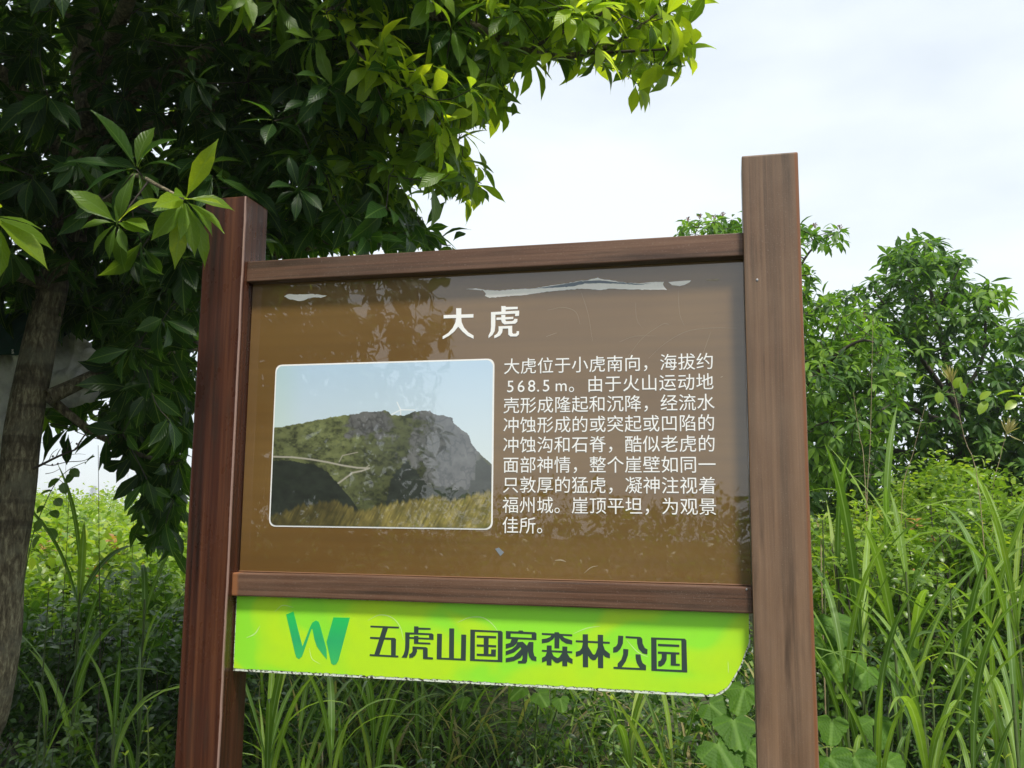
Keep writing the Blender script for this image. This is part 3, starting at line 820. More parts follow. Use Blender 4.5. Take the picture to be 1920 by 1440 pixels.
YL = YGF-.0006
M_RIDGE = flat_mat('film_wrinkle', (.55, .80, .30), .3)
for pts, w in (([(690, 1163), (712, 1153), (735, 1158), (750, 1175), (757, 1200)], 1.6), ([(858, 1167), (880, 1158), (905, 1158), (925, 1172), (940, 1195)], 1.6), ([(1075, 1188), (1100, 1178), (1125, 1174)], 1.4),
               ([(515, 1147), (530, 1135), (550, 1139)], 1.2), ([(462, 1196), (478, 1188), (487, 1174)], 2.0), ([(1175, 1200), (1195, 1222), (1215, 1232)], 1.6), ([(1365, 1240), (1366, 1262)], 1.0), ([(580, 1215), (585, 1235), (600, 1245)], 1.2)):
    link('wrinkle', poly_plate('wrinkle', [ribbon([xz(a, b, YL) for a, b in pts], w*.0011)], YL, M_RIDGE, .0001), plate)
for G, ox in ((G7, 680), (G8, 980)):
    for ch, pl in G.items():
        link('plate_character', poly_plate('plate_character', trace(pl, ox, 1140, 6.0, YL), YL, M_DARKTXT, .0003, .00004), plate)
logo = trace([[(743,385),(790,365),(848,590),(866,545),(895,470),(912,436),(935,423),(952,432),(962,458),(1003,610),(1005,675),(972,635),(940,590),(925,545),(912,475),(905,480),(885,540),(858,620),(845,655),(825,672),(808,660),(800,635)],
              [(1047,403),(1153,405),(1080,680),(1065,705),(1047,710),(1032,698),(1003,560)]], 320, 1040, 3.43, YL)
o = link('logo', poly_plate('logo', logo, YL, M_LOGO, .0003, .00004), plate); o['label'] = 'emerald green W shaped emblem'
# screws
def screw(px, py, Y, r=.0028):
    bm = bmesh.new(); bmesh.ops.create_uvsphere(bm, u_segments=10, v_segments=6, radius=r)
    p = at(px, py, Y)
    for v in bm.verts: v.co = Vector((v.co.x, v.co.y*.5, v.co.z))+Vector(p)
    me = bpy.data.meshes.new('screw'); bm.to_mesh(me); bm.free(); me.materials.append(M_STEEL)
    link('screw', me, board)
screw(1419.5, 525, YF-.0005); screw(1400, 1105, YR-.0005, .002)

# ------------------------------------------------------------------ the evergreen tree at the left
# crown outline as the photograph shows it from here (used only to prune whorls that would hang where open sky is seen)
OUT = [(-3000,-6000),(1500,-6000),(1420,-150),(1300,-20),(1318,60),(1318,118),(1262,150),(1215,168),(1160,140),(1105,140),(1040,105),(985,120),(962,165),(965,215),(925,235),(890,240),
       (858,215),(880,262),(908,335),(905,362),(872,385),(830,345),(792,345),(760,300),(745,330),(775,370),(800,425),(860,462),(700,474),(500,486),(500,486),(470,520),(380,560),(368,700),(352,850),(345,960),(335,1030),(285,1050),(250,1000),(262,905),(240,850),(180,812),(120,815),(90,790),(60,780),(-100,700),(-3000,900)]
def in_frame(x, y, z, m=40): return (z > 0.1) & (x > -m) & (x < 1920+m) & (y > -m) & (y < 1440+m)

class Skel:
    def __init__(s):
        s.P = np.zeros((60000, 3)); s.R = np.zeros(60000); s.n = 0; s.tw = []
    def add(s, p, r):
        s.P[s.n] = p; s.R[s.n] = r; s.n += 1; return s.n-1
    def limb(s, pts, radii, per=5):
        q = smooth_path(np.column_stack([pts, radii]), per)
        for r in q: s.add(r[:3], max(r[3], .0015))
        return q[:, :3], np.maximum(q[:, 3], .002)
def pix_limb(rows):   # px, py, Y, radius(m)
    return np.array([at(r[0], r[1], r[2]) for r in rows]), np.array([r[3] for r in rows])

tree = empty('evergreen_tree', tuple(at(-10, 1440, 2.35)*np.array([1, 1, 0])))
tag(tree, 'large dark evergreen tree whose leafy crown overhangs the left post', 'tree')
sk = Skel()
tb = at(-12, 1440, 2.35)
trunk_rows = [(-58, 1440, 2.35, .078), (-26, 1330, 2.35, .074), (-4, 1220, 2.35, .070), (8, 1080, 2.35, .066), (28, 940, 2.36, .064), (44, 800, 2.37, .064), (70, 660, 2.4, .059), (98, 540, 2.43, .055),
              (120, 440, 2.46, .052), (150, 330, 2.5, .048), (165, 240, 2.55, .044), (150, 120, 2.6, .038), (170, 0, 2.65, .033), (150, -200, 2.6, .027), (200, -520, 2.5, .018), (180, -900, 2.4, .009)]
tp, tr_ = pix_limb(trunk_rows); tr_ = tr_*.84
tp = np.vstack([[tb[0]-.05, tb[1], -.1], [tb[0]-.03, tb[1], .35], tp]); tr_ = np.concatenate([[.12, .092], tr_])
p_, r_ = sk.limb(tp, tr_, 6)
bg = Bag(); V, Q, U = tube_arrays(p_, r_, 18, .10); bg.add(V, Q, U)
link('trunk', bg.mesh('trunk', M_BARK), tree)
LIMBS = [
 [(165, 260, 2.53, .036), (230, 200, 2.5, .034), (300, 150, 2.48, .032), (420, 85, 2.46, .028), (560, 35, 2.45, .024), (680, 25, 2.45, .020), (800, 28, 2.45, .015), (880, 45, 2.45, .0125), (935, 72, 2.45, .011), (990, 96, 2.45, .010), (1040, 105, 2.46, .0095), (1095, 100, 2.47, .0085), (1160, 78, 2.48, .006), (1225, 30, 2.5, .004)],
 [(800, 28, 2.45, .010), (850, 5, 2.45, .008), (930, -30, 2.5, .006), (1040, -60, 2.5, .004)],
 [(988, 96, 2.45, .006), (1050, 62, 2.42, .005), (1110, 40, 2.4, .004), (1150, 0, 2.4, .003)],
 [(1095, 100, 2.47, .005), (1180, 96, 2.45, .004), (1255, 92, 2.42, .003)],
 [(170, 280, 2.52, .026), (260, 250, 2.6, .024), (400, 200, 2.7, .02), (540, 190, 2.7, .014), (620, 200, 2.65, .011), (700, 222, 2.6, .008), (760, 245, 2.6, .006), (830, 300, 2.55, .0035)],
 [(740, 235, 2.6, .006), (790, 275, 2.6, .005), (850, 275, 2.55, .003)],
 [(110, 480, 2.44, .032), (220, 420, 2.7, .026), (330, 440, 2.9, .022), (470, 480, 3.0, .018), (560, 470, 3.0, .013), (630, 445, 2.95, .010), (700, 430, 2.9, .007), (780, 445, 2.85, .004)],
 [(560, 470, 3.0, .008), (620, 400, 3.0, .006), (700, 400, 2.95, .004), (740, 395, 2.9, .003)],
 [(90, 745, 2.38, .024), (140, 722, 2.45, .0215), (200, 695, 2.52, .020), (270, 668, 2.6, .018), (340, 655, 2.68, .017), (420, 640, 2.78, .014), (520, 640, 2.9, .01), (640, 600, 3.0, .006)],
 [(60, 720, 2.4, .018), (160, 800, 2.5, .012), (240, 845, 2.6, .009), (300, 865, 2.68, .006), (345, 900, 2.7, .004)],
 [(150, 340, 2.5, .028), (90, 250, 2.3, .024), (20, 150, 2.1, .02), (-120, 60, 1.9, .015), (-300, -50, 1.7, .008)],
 [(160, 250, 2.54, .028), (190, 120, 2.3, .024), (240, 0, 2.05, .02), (300, -200, 1.8, .015), (400, -500, 1.5, .010), (450, -900, 1.3, .006)],
 [(165, 100, 2.6, .026), (240, -60, 2.9, .020), (380, -260, 3.2, .015), (560, -500, 3.4, .009), (760, -700, 3.5, .005)],
 [(150, 60, 2.6, .026), (0, -100, 2.9, .020), (-250, -260, 3.2, .014), (-500, -400, 3.4, .008)],
 [(120, 450, 2.46, .024), (20, 420, 2.8, .02), (-150, 380, 3.1, .014), (-400, 350, 3.3, .008)],
 [(120, 440, 2.46, .018), (170, 400, 2.25, .014), (210, 370, 2.0, .010), (250, 330, 1.85, .006), (300, 350, 1.7, .004), (342, 372, 1.66, .003)],
 [(560, 40, 2.45, .012), (600, 20, 2.2, .008), (640, 60, 2.1, .005), (690, 120, 2.05, .003)],
 [(98, 540, 2.43, .02), (-60, 480, 2.0, .014), (-160, 430, 1.7, .009), (-60, 410, 1.5, .004), (-20, 402, 1.48, .003)],
 [(300, -200, 1.8, .012), (520, -420, 1.6, .010), (800, -600, 1.5, .006), (1050, -800, 1.5, .004)],
]
for rows in LIMBS:
    a, b_ = pix_limb(rows)
    p_, r_ = sk.limb(a, b_, 5)
    bg = Bag(); V, Q, U = tube_arrays(p_, r_, 9, .08); bg.add(V, Q, U)
    link('branch', bg.mesh('branch', M_BARK if r_[0] > .015 else M_TWIG), tree)

# whorls: centre, axis, leaf length, tint, count, hero
WH = []
def whorl(c, axis, L, tint, n=8, hero=False, spread=(.9, 1.45), droop=.35):
    WH.append(dict(c=np.asarray(c, float), a=unit(axis), L=L, t=tint, n=n, hero=hero, sp=spread, dr=droop))
right, upv = _r, _u
def hw(px, py, Y, L, tint, n=8, ax=(.3, -.2, -.3), spread=(.8, 1.4), droop=.35):
    a = ax[0]*right+ax[1]*_f+ax[2]*upv
    whorl(at(px, py, Y), a, L, tint, n, True, spread, droop)
# the near sprays that hang before the left post
hw(345, 375, 1.62, .132, .74, 13, (.55, -.55, -.35), (.5, 1.3), .25)
hw(256, 318, 1.78, .140, .48, 10, (.1, -.7, .1), (.9, 1.45), .1)
hw(222, 420, 1.72, .115, .62, 11, (0, -.8, 0), (.8, 1.4), .15)
hw(-22, 404, 1.48, .135, .74, 10, (.8, -.4, -.3), (.5, 1.2), .3)
hw(90, 180, 1.9, .15, .15, 7, (.4, -.5, -.6), (.5, 1.2), .4)
hw(60, 330, 2.0, .13, .12, 7, (.2, -.5, -.6), (.5, 1.2), .4)
hw(175, 300, 1.95, .11, .30, 7, (.3, -.6, .1), (.8, 1.3), .2)
hw(178, 385, 1.9, .10, .35, 6)
hw(140, 300, 1.85, .10, .35, 7)
hw(400, 330, 1.95, .11, .3, 7)
hw(20, 470, 1.9, .11, .3, 7)
hw(265, 455, 1.8, .12, .42, 5, (0, -.4, -.8), (.2, .9), .3)
hw(590, 75, 2.0, .11, .60, 8, (-.2, -.6, -.3), (.8, 1.4), .2)
hw(455, -12, 1.9, .13, .60, 6, (0, -.3, -.8), (.3, .9), .2)
hw(520, 5, 1.95, .12, .55, 7, (0, -.3, -.8), (.3, 1.1), .2)
for px, py, Y in ((660, 45, 2.1), (705, 95, 2.05), (690, 130, 2.05), (760, 165, 2.1), (735, 145, 2.1), (800, 190, 2.15), (640, 20, 2.15), (720, 60, 2.15), (795, 140, 2.2), (830, 235, 2.2)):
    hw(px, py, Y, .112, .88+.1*rng.random(), 9, (.5, -.5, .1), (.6, 1.45), .25)  # high tint paints these sprays as sunlit
for px, py, Y, t in ((910, 163, 2.35, .62), (860, 305, 2.3, .66), (842, 320, 2.35, .60), (800, 265, 2.4, .55), (772, 210, 2.4, .6), (850, 130, 2.4, .6), (870, 95, 2.4, .6), (780, 300, 2.45, .5), (930, 70, 2.4, .66), (960, 30, 2.4, .7),
                    (1000, 75, 2.4, .78), (1045, 50, 2.4, .8), (1090, 85, 2.42, .72), (1130, 35, 2.4, .82), (1165, 70, 2.42, .80), (1185, 100, 2.44, .68), (1205, 35, 2.45, .80), (1240, 20, 2.45, .85), (1262, 78, 2.45, .86), (1228, 70, 2.46, .82),
                    (1150, 5, 2.4, .82), (1075, 5, 2.4, .8), (1010, 10, 2.4, .8), (1275, 92, 2.43, .86), (1120, 105, 2.45, .66), (1030, 95, 2.42, .62), (970, 95, 2.42, .66)):
    hw(px, py, Y+.06, .112, t-.06, 9, (.35, -.1, -.35), (.6, 1.5), .45)
for px, py, Y in ((700, 400, 2.85), (740, 415, 2.8), (640, 440, 2.9), (600, 450, 2.85), (780, 440, 2.8), (820, 455, 2.85), (560, 440, 2.8), (845, 460, 2.85), (670, 370, 2.9), (600, 380, 2.8), (540, 400, 2.75)):
    hw(px, py, Y, .12, .25+.25*rng.random(), 8, (.2, -.5, .3), (.6, 1.45), .2)
for px, py, Y in ((300, 905, 2.5), (310, 985, 2.45), (270, 880, 2.55), (230, 815, 2.55), (200, 812, 2.5), (130, 800, 2.5), (155, 805, 2.55), (90, 792, 2.5), (335, 870, 2.5), (325, 940, 2.5), (340, 800, 2.6), (255, 790, 2.6)):
    hw(px, py, Y, .115, .08+.2*rng.random(), 7, (0, -.2, -.8), (.4, 1.2), .4)

# the crown's volume
def crown_pts(n, c, rr):
    v = rng.normal(size=(n, 3)); v = unit(v)*(rng.random((n, 1))**(1/2.4))
    return np.array(c)+v*np.array(rr)
trk = at(100, 300, 2.5)
pts = np.concatenate([crown_pts(2600, (-1.75, 2.75, 3.1), (1.95, 1.35, 1.7)),
                      crown_pts(1300, (-2.1, 2.7, 1.95), (1.6, 1.0, .75)),
                      crown_pts(700, (-.9, 2.7, 2.75), (.9, .9, .8)),
                      crown_pts(420, (-.4, 2.7, 2.95), (1.1, .5, .5)),
                      crown_pts(500, (-2.6, 1.5, 3.0), (1.1, 1.3, 1.3)),
                      crown_pts(700, (-2.3, .7, 4.4), (1.6, 1.4, .9)),  # unseen part of the crown, extended forward to shade tree and board
                      crown_pts(260, at(285, 780, 2.75), (.34, .35, .62))])
x, y, z = project(pts)
keep = ~(in_frame(x, y, z, 60)) | inpoly(x, y, OUT)
keep &= ~(in_frame(x, y, z, 30) & (pts[:, 1] < 1.95))          # nothing else hangs before the board
keep &= ~((pts[:, 1] < 2.0) & (pts[:, 0] > -1.25) & (pts[:, 2] < 2.55))
keep &= np.linalg.norm(pts-CAMP, axis=1) > 1.25
keep &= ~((x > 1000) & (z > 0) & (y < 0) & (y > -120) & (pts[:, 1] < 2.3))
keep &= ~((x > 840) & (z > 0) & (x < 1500) & (y > -60) & (rng.random(len(x)) < .45))
keep &= ~((x > 600) & (x <= 840) & (z > 0) & (y > 60) & (pts[:, 1] < 2.75) & (rng.random(len(x)) < .3))
# thinner towards the outline at lower left
low = (y > 520) & (x > 90) & (x < 380) & (z > 0)
keep &= ~(low & (rng.random(len(x)) < .35))
keep &= ~((y > 585) & (y < 850) & (x < 225) & (x > -200) & (pts[:, 1] < 2.75) & (z > 0))
pts = pts[keep]; x = x[keep]; y = y[keep]
for p, xx, yy in zip(pts, x, y):
    out = unit(p-np.array([-1.6, 2.6, 2.3]))
    ax = out*.8+np.array([0, 0, .1])+rng.normal(size=3)*.35
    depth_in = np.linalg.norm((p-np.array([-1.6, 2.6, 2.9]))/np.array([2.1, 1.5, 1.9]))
    t = np.clip(.02+.45*smooth01((depth_in-.45)/.6)+rng.normal()*.12, 0, .9)  # low tint paints the dark of the inner crown
    if xx > 470 and yy > 180: t = min(.9, t+.14)  # tint lifted to paint more light on the crown's lower middle
    if xx > 600 and yy < 380: t = np.clip(t+.32+.25*smooth01((xx-700)/350), 0, .97)  # tint raised to paint the crown's upper right as sunlit
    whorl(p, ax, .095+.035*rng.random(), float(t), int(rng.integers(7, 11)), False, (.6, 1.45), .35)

# twigs: each whorl is joined to the nearest wood
def join_whorls(sk, WHl, thin=1.0):
    C = np.array([w['c'] for w in WHl])
    base = sk.P[:sk.n].copy()
    dmin = np.array([np.min(np.sum((base-c)**2, 1)) for c in C])
    twb = Bag()
    for i in np.argsort(dmin):
        w = WHl[i]; c = w['c']
        PP = sk.P[:sk.n]; d = PP-c
        d2 = np.einsum('ij,ij->i', d, d)
        score = d2*(1+.5*(np.einsum('ij,j->i', d, w['a']) > 0))
        j = int(np.argmin(score)); a = PP[j].copy(); L = math.sqrt(d2[j])
        if L < .02: continue
        steps = max(3, int(L/(.07*thin))+2)
        mid = (a+c)/2+rng.normal(size=3)*L*.06+np.array([0, 0, -.05*L])
        t = np.linspace(0, 1, steps)[:, None]
        q = (1-t)**2*a+2*t*(1-t)*mid+t*t*c
        r0 = min(sk.R[j]*.7, .0035+.004*L)
        rr = np.linspace(max(r0, .0016), .0014, steps)*(1 if thin == 1 else 1.3)
        V, Q, U = tube_arrays(q, rr, 4); twb.add(V, Q, U)
        for k in range(1, steps): sk.add(q[k], rr[k])
        if not w['hero']: w['a'] = unit(w['a']+.5*unit(c-q[-2]))
    return twb
twb = join_whorls(sk, WH)
o = link('twigs', twb.mesh('twigs', M_TWIG), tree); o['kind'] = 'stuff'

def whorl_leaves(w):
    a = w['a']; n = w['n']
    ref = np.array([0, 0, 1.0]) if abs(a[2]) < .9 else np.array([1.0, 0, 0])
    e1 = unit(np.cross(a, ref)); e2 = np.cross(a, e1)
    th = 2.39996*np.arange(n)+rng.random()*6.28
    ph = w['sp'][0]+(w['sp'][1]-w['sp'][0])*(np.arange(n)+.5)/n+rng.normal(size=n)*.12
    D = np.cos(ph)[:, None]*a+np.sin(ph)[:, None]*(np.cos(th)[:, None]*e1+np.sin(th)[:, None]*e2)
    D = unit(D+np.array([0, 0, -w['dr']])*(.5+rng.random((n, 1))))
    N = unit(a+np.array([0, 0, .9])+rng.normal(size=(n, 3))*.22)
    N = unit(N-(N*D).sum(1, keepdims=True)*D)
    L = w['L']*(.62+.5*rng.random(n)); W = L*(.31+.10*rng.random(n))
    P = w['c']+D*.008+a*rng.normal(size=(n, 1))*.008
    curl = .4+.7*rng.random(n)
    t = np.clip(w['t']+rng.normal(size=n)*.09, 0, 1)
    return P, D, N, L, W, curl, t
heroes = []; bulk = [[] for _ in range(7)]
for w in WH:
    r = whorl_leaves(w)
    if w['hero']:
        x, y, z = project(r[0]+r[1]*r[3][:, None]*.5)
        for k in range(len(r[3])):
            heroes.append((r[3][k]/max(z[k], .3)*(1 if in_frame(x[k], y[k], z[k], 10) else 0), [q[k] for q in r]))
    else:
        for b_, q in zip(bulk, r): b_.append(q)
heroes.sort(key=lambda h: -h[0])
# shared leaf meshes: 6 shapes x 8 tints
LV = {}
def leaf_mesh(shape, tint):
    k = (shape, tint)
    if k not in LV:
        V, Q, U, R = leaf_arrays([[0, 0, 0]], [[1, 0, 0]], [[0, 0, 1]], 1.0, (.27, .30, .33, .36, .30, .34)[shape], (.4, .6, .8, 1.0, 1.2, .5)[shape], (tint+.5)/8, T_BIG, .22+.03*shape, .03)
        LV[k] = np_mesh('leaf', V, Q, U, R, True, M_TREE)
    return LV[k]
for k, (s, q) in enumerate(heroes):
    P, D, N, L, W, curl, t = q
    if k < 300:
        o = link('leaf', leaf_mesh(int(rng.integers(6)), int(min(7, t*8))), tree)
        D = unit(D); S = unit(np.cross(N, D)); N = np.cross(D, S)
        m = Matrix.Identity(4)
        for i in range(3): m[i][0] = D[i]*L; m[i][1] = S[i]*L; m[i][2] = N[i]*L; m[i][3] = P[i]
        o.matrix_basis = m
    else:
        for b_, v in zip(bulk, q): b_.append(np.asarray(v)[None])
A = [np.concatenate(b_) for b_ in bulk]
x, y, z = project(A[0]+A[1]*A[3][:, None]*.6)
tipx, tipy, tipz = project(A[0]+A[1]*A[3][:, None]*1.0)
ok = ~in_frame(tipx, tipy, tipz, 0) | inpoly(tipx, tipy, OUT) | (rng.random(len(x)) < .12)
print('tree leaves', len(x), ok.sum(), 'whorls', len(WH))
A = [a[ok] for a in A]
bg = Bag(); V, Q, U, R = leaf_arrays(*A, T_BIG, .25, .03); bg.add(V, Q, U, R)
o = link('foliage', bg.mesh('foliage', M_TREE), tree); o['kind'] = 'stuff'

# bare dead twig on the trunk
def zz(x, y): return (x/4.8, 600+y/4.8)
bg = Bag()
for rows, r in ((((300, 1340), (400, 1290), (500, 1240), (600, 1195), (680, 1165), (715, 1105), (760, 1040), (825, 960)), .0042), (((390, 1300), (480, 1308), (600, 1278), (735, 1270), (800, 1245), (840, 1208)), .0016),
                (((500, 1240), (530, 1180), (545, 1160)), .0016), (((370, 1305), (410, 1235), (440, 1160), (450, 1040)), .0013), (((590, 1195), (620, 1130), (650, 1095)), .0013), (((440, 1265), (470, 1200), (520, 1160)), .0012),
                (((335, 1320), (350, 1220), (345, 1110), (410, 1110)), .0015), (((600, 1218), (700, 1205), (770, 1210)), .0008), (((410, 1385), (480, 1370), (545, 1335)), .0012), (((712, 1100), (780, 1085)), .001)):
    q = np.array([at(*zz(*p), 2.3) for p in rows]); q = smooth_path(q, 3)
    V, Q, U = tube_arrays(q, np.linspace(r, r*.45, len(q)), 5); bg.add(V, Q, U)
for x, y in ((470, 1315), (520, 1305), (475, 1238), (680, 1168), (690, 1125)):
    c = at(*zz(x, y), 2.3); q = np.array([c, c+[0, 0, .0035], c+[0, 0, .007]]); V, Q, U = tube_arrays(q, [.001, .0035, .001], 6); bg.add(V, Q, U)
o = link('bare_twig', bg.mesh('bare_twig', M_TWIG), tree); o['label'] = 'bare dead twig with small buds'

# ------------------------------------------------------------------ cloth caught in the tree
def cloth_mat(name, c, dirt, db):
    m, nt, b = new_mat(name)
    n = noise_tex(nt, 14, 6, .65, coords(nt, 'Object')); n2 = noise_tex(nt, 260, 3, .7, coords(nt, 'Object'))
    col = mixc(nt, maprange(nt, n, .45, .68, 0, db), c, dirt)
    col = mixc(nt, maprange(nt, n2, .62, .74, 0, .6*db), col, dirt)
    nt.links.new(col, b.inputs['Base Color']); b.inputs['Roughness'].default_value = .8
    return m
def drape(name, rows, Y, mat, label, cat, nx=70, sub=4, fold=.045, seed=0):
    """rows: (py, left px, right px)"""
    rows = smooth_path(rows, sub); V = []; U = []
    rows = rows
    for i, (py, xl, xr) in enumerate(rows):
        for k in range(nx):
            u = k/(nx-1); px = xl+(xr-xl)*u
            p = at(px, py, Y)
            a = p[0]*8+p[2]*5; 
            f = mnoise.noise(Vector((p[0]*9+p[2]*4, p[2]*3-p[0]*2, seed)))+.55*(1-abs(mnoise.noise(Vector((p[0]*16-p[2]*9, p[2]*11, seed+4)))*2))+.25*mnoise.noise(Vector((p[0]*50, p[2]*30, seed+9)))
            V.append(p+np.array([0, fold*f*1.5, fold*.25*mnoise.noise(Vector((p[0]*22, p[2]*8, seed+2)))])); U.append((u, i/len(rows)))
    ny = len(rows)
    i = np.arange(nx-1)[None, :]+np.arange(ny-1)[:, None]*nx
    Q = np.stack([i, i+nx, i+nx+1, i+1], -1).reshape(-1, 4)
    o = link(name, np_mesh(name, V, Q, U, None, True, mat))
    md = o.modifiers.new('thick', 'SOLIDIFY'); md.thickness = .003
    return tag(o, label, cat)
drape('white_tarp', [(612, -90, 108), (628, -90, 148), (640, -90, 160), (660, -90, 174), (685, -90, 183), (705, -90, 179), (725, -90, 176), (742, -90, 175), (752, -90, 150), (762, -90, 122), (772, -90, 78), (785, -90, 42), (800, -90, 20), (830, -90, 8), (870, -90, 2), (905, -90, -12), (940, -90, -30)],
      2.60, cloth_mat('grimy_white_cloth', (.86, .85, .80), (.30, .28, .22), .6), 'crumpled grimy white cloth hanging behind the tree trunk', 'cloth', 110, 4)
drape('green_tarp', [(588, -90, 150), (600, -90, 152), (615, -90, 148), (630, -90, 118), (645, -90, 96), (658, -90, 62), (664, -90, 40)],
      2.545, cloth_mat('dark_green_tarp', (.015, .06, .05), (.01, .02, .02), .5), 'dark green tarp folded over the top of the white cloth', 'tarp', 70, 4, .018, 5)

# ------------------------------------------------------------------ trees of the background at the right
def rand_in(poly, n, Y0, Y1):
    xs = [p[0] for p in poly]; ys = [p[1] for p in poly]; out = []
    while len(out) < n:
        x = rng.uniform(min(xs), max(xs)); y = rng.uniform(min(ys), max(ys))
        if inpoly(x, y, poly): out.append(at(x, y, rng.uniform(Y0, Y1)))
    return np.array(out)
def back_tree(name, label, group, limbs, poly, n, Y0, Y1, L, tint, seedc, mat=M_FAR, extra=None, clump=None, nl=(6, 10)):
    root = empty(name, tuple(limbs[0][0][0]))
    tag(root, label, 'tree', group)
    s = Skel()
    for i, (p, r) in enumerate(limbs):
        q, rr = s.limb(p, r, 5)
        b = Bag(); V, Q, U = tube_arrays(q, rr, 8, .06); b.add(V, Q, U)
        link('trunk' if i == 0 else 'branch', b.mesh('trunk', M_TWIG), root)
    P = rand_in(poly, n, Y0, Y1)
    if clump is not None:      # tufts with gaps between them
        keepn = np.array([mnoise.noise(Vector(tuple(p*clump[0]+seedc))) for p in P]) > clump[1]
        P = P[keepn]
    if extra is not None: P = np.vstack([P, extra])
    c0 = P.mean(0)-np.array([0, 0, .5]); W = []
    for p in P:
        o_ = unit(p-c0)
        W.append(dict(c=p, a=unit(o_*.6+np.array([0, 0, .55])+rng.normal(size=3)*.3), L=L*(.8+.4*rng.random()), t=float(np.clip(tint+.22*rng.normal(), 0, 1)), n=int(rng.integers(*nl)), hero=False, sp=(.7, 1.5), dr=.45))
    tw = join_whorls(s, W, 2.0)
    o = link('twigs', tw.mesh('twigs', M_TWIG), root); o['kind'] = 'stuff'
    B = [[] for _ in range(7)]
    for w in W:
        for b_, q in zip(B, whorl_leaves(w)): b_.append(q)
    A = [np.concatenate(b_) for b_ in B]
    b = Bag(); V, Q, U, R = leaf_arrays(*A, T_MID, .25); b.add(V, Q, U, R)
    o = link('foliage', b.mesh('foliage', mat), root); o['kind'] = 'stuff'
    return root, P
R1 = [(1520,562),(1560,548),(1590,532),(1640,520),(1664,503),(1660,478),(1700,457),(1715,441),(1745,441),(1765,456),(1772,472),(1815,478),(1818,500),(1800,515),(1822,540),(1850,528),(1885,535),(1888,572),(1862,562),(1838,575),(1860,592),(1925,597),(1990,600),(2120,700),(2120,960),(1480,960),(1490,570)]
def g(px, py, Y): return at(px, py, Y)
def limb(*rows): return (np.array([at(r[0], r[1], r[2]) for r in rows]), np.array([r[3] for r in rows]))
b0 = at(1810, 900, 7.4)
L1 = [(np.array([[b0[0], 7.4, float(H(b0[0], 7.4))-.1], at(1800, 850, 7.4), at(1790, 760, 7.4), at(1768, 650, 7.4), at(1748, 560, 7.4), at(1738, 500, 7.4), at(1732, 455, 7.4)]), np.array([.05, .045, .036, .026, .016, .01, .004])),
      limb((1790, 760, 7.4, .022), (1740, 690, 7.2, .018), (1690, 620, 7.1, .012), (1640, 545, 7.0, .005)),
      limb((1795, 800, 7.4, .024), (1700, 760, 7.0, .018), (1620, 690, 6.8, .012), (1550, 600, 6.7, .005)),
      limb((1790, 760, 7.4, .022), (1840, 680, 7.4, .014), (1850, 590, 7.4, .009), (1870, 545, 7.4, .004)),
      limb((1798, 840, 7.4, .024), (1880, 760, 7.2, .018), (1960, 680, 7.1, .010), (2020, 620, 7.0, .005)),
      limb((1768, 650, 7.4, .012), (1720, 560, 7.4, .008), (1690, 480, 7.4, .004)),
      limb((1800, 860, 7.4, .024), (1650, 840, 7.0, .015), (1540, 800, 6.8, .008)),
      limb((1755, 590, 7.4, .01), (1790, 520, 7.4, .006), (1805, 490, 7.4, .003))]
R1a = [p for p in R1]
ex = np.array([at(x, y, 7.3) for x, y in ((1730, 452), (1710, 462), (1750, 458), (1690, 478), (1775, 480), (1800, 488), (1868, 545), (1850, 550), (1835, 545), (1880, 565), (1560, 560), (1600, 548), (1640, 532), (1670, 520), (1790, 540), (1760, 520))])
back_tree('broadleaf_tree', 'tall dark green tree standing furthest right behind the grass', 'trees behind the right post', L1, R1a, 2900, 6.6, 8.3,   .112, .55, 3.3, extra=ex, clump=(2.6, -.10))
R2 = [(1272,430),(1300,408),(1340,414),(1385,402),(1440,380),(1500,430),(1545,424),(1582,432),(1575,460),(1540,468),(1512,492),(1538,512),(1532,540),(1512,562),(1560,562),(1600,570),(1640,590),(1660,620),(1690,660),(1700,700),(1680,760),(1660,900),(1350,960),(1300,500)]
b0 = at(1460, 900, 5.6)
L2 = [(np.array([[b0[0], 5.6, float(H(b0[0], 5.6))-.1], at(1462, 820, 5.6), at(1455, 700, 5.6), at(1440, 560, 5.6), at(1430, 420, 5.6)]), np.array([.045, .036, .028, .016, .005])),
      limb((1455, 690, 5.6, .018), (1400, 540, 5.5, .01), (1340, 440, 5.5, .006), (1300, 425, 5.5, .003)),
      limb((1448, 620, 5.6, .014), (1500, 500, 5.6, .008), (1535, 455, 5.6, .005), (1560, 440, 5.6, .003)),
      limb((1460, 780, 5.6, .02), (1540, 690, 5.4, .014), (1610, 640, 5.3, .008), (1660, 650, 5.2, .004)),
      limb((1460, 830, 5.6, .02), (1560, 790, 5.4, .012), (1650, 770, 5.3, .006))]
ex = np.array([at(x, y, 5.5) for x, y in ((1290, 425), (1310, 418), (1330, 425), (1350, 420), (1372, 412), (1520, 440), (1540, 432), (1560, 440), (1572, 436), (1525, 455), (1520, 515), (1518, 535), (1545, 570), (1580, 575), (1610, 585), (1640, 605))])
t2, P2 = back_tree('flowering_tree', 'light green tree with faded flower clusters partly hidden behind the right post', 'trees behind the right post', L2, R2, 1300, 5.0, 6.2, .085, .66, 8.1, extra=ex, clump=(3.2, -.2), nl=(5, 8))
M_FLOWER = flat_mat('faded_flower', (.30, .17, .12), .8)
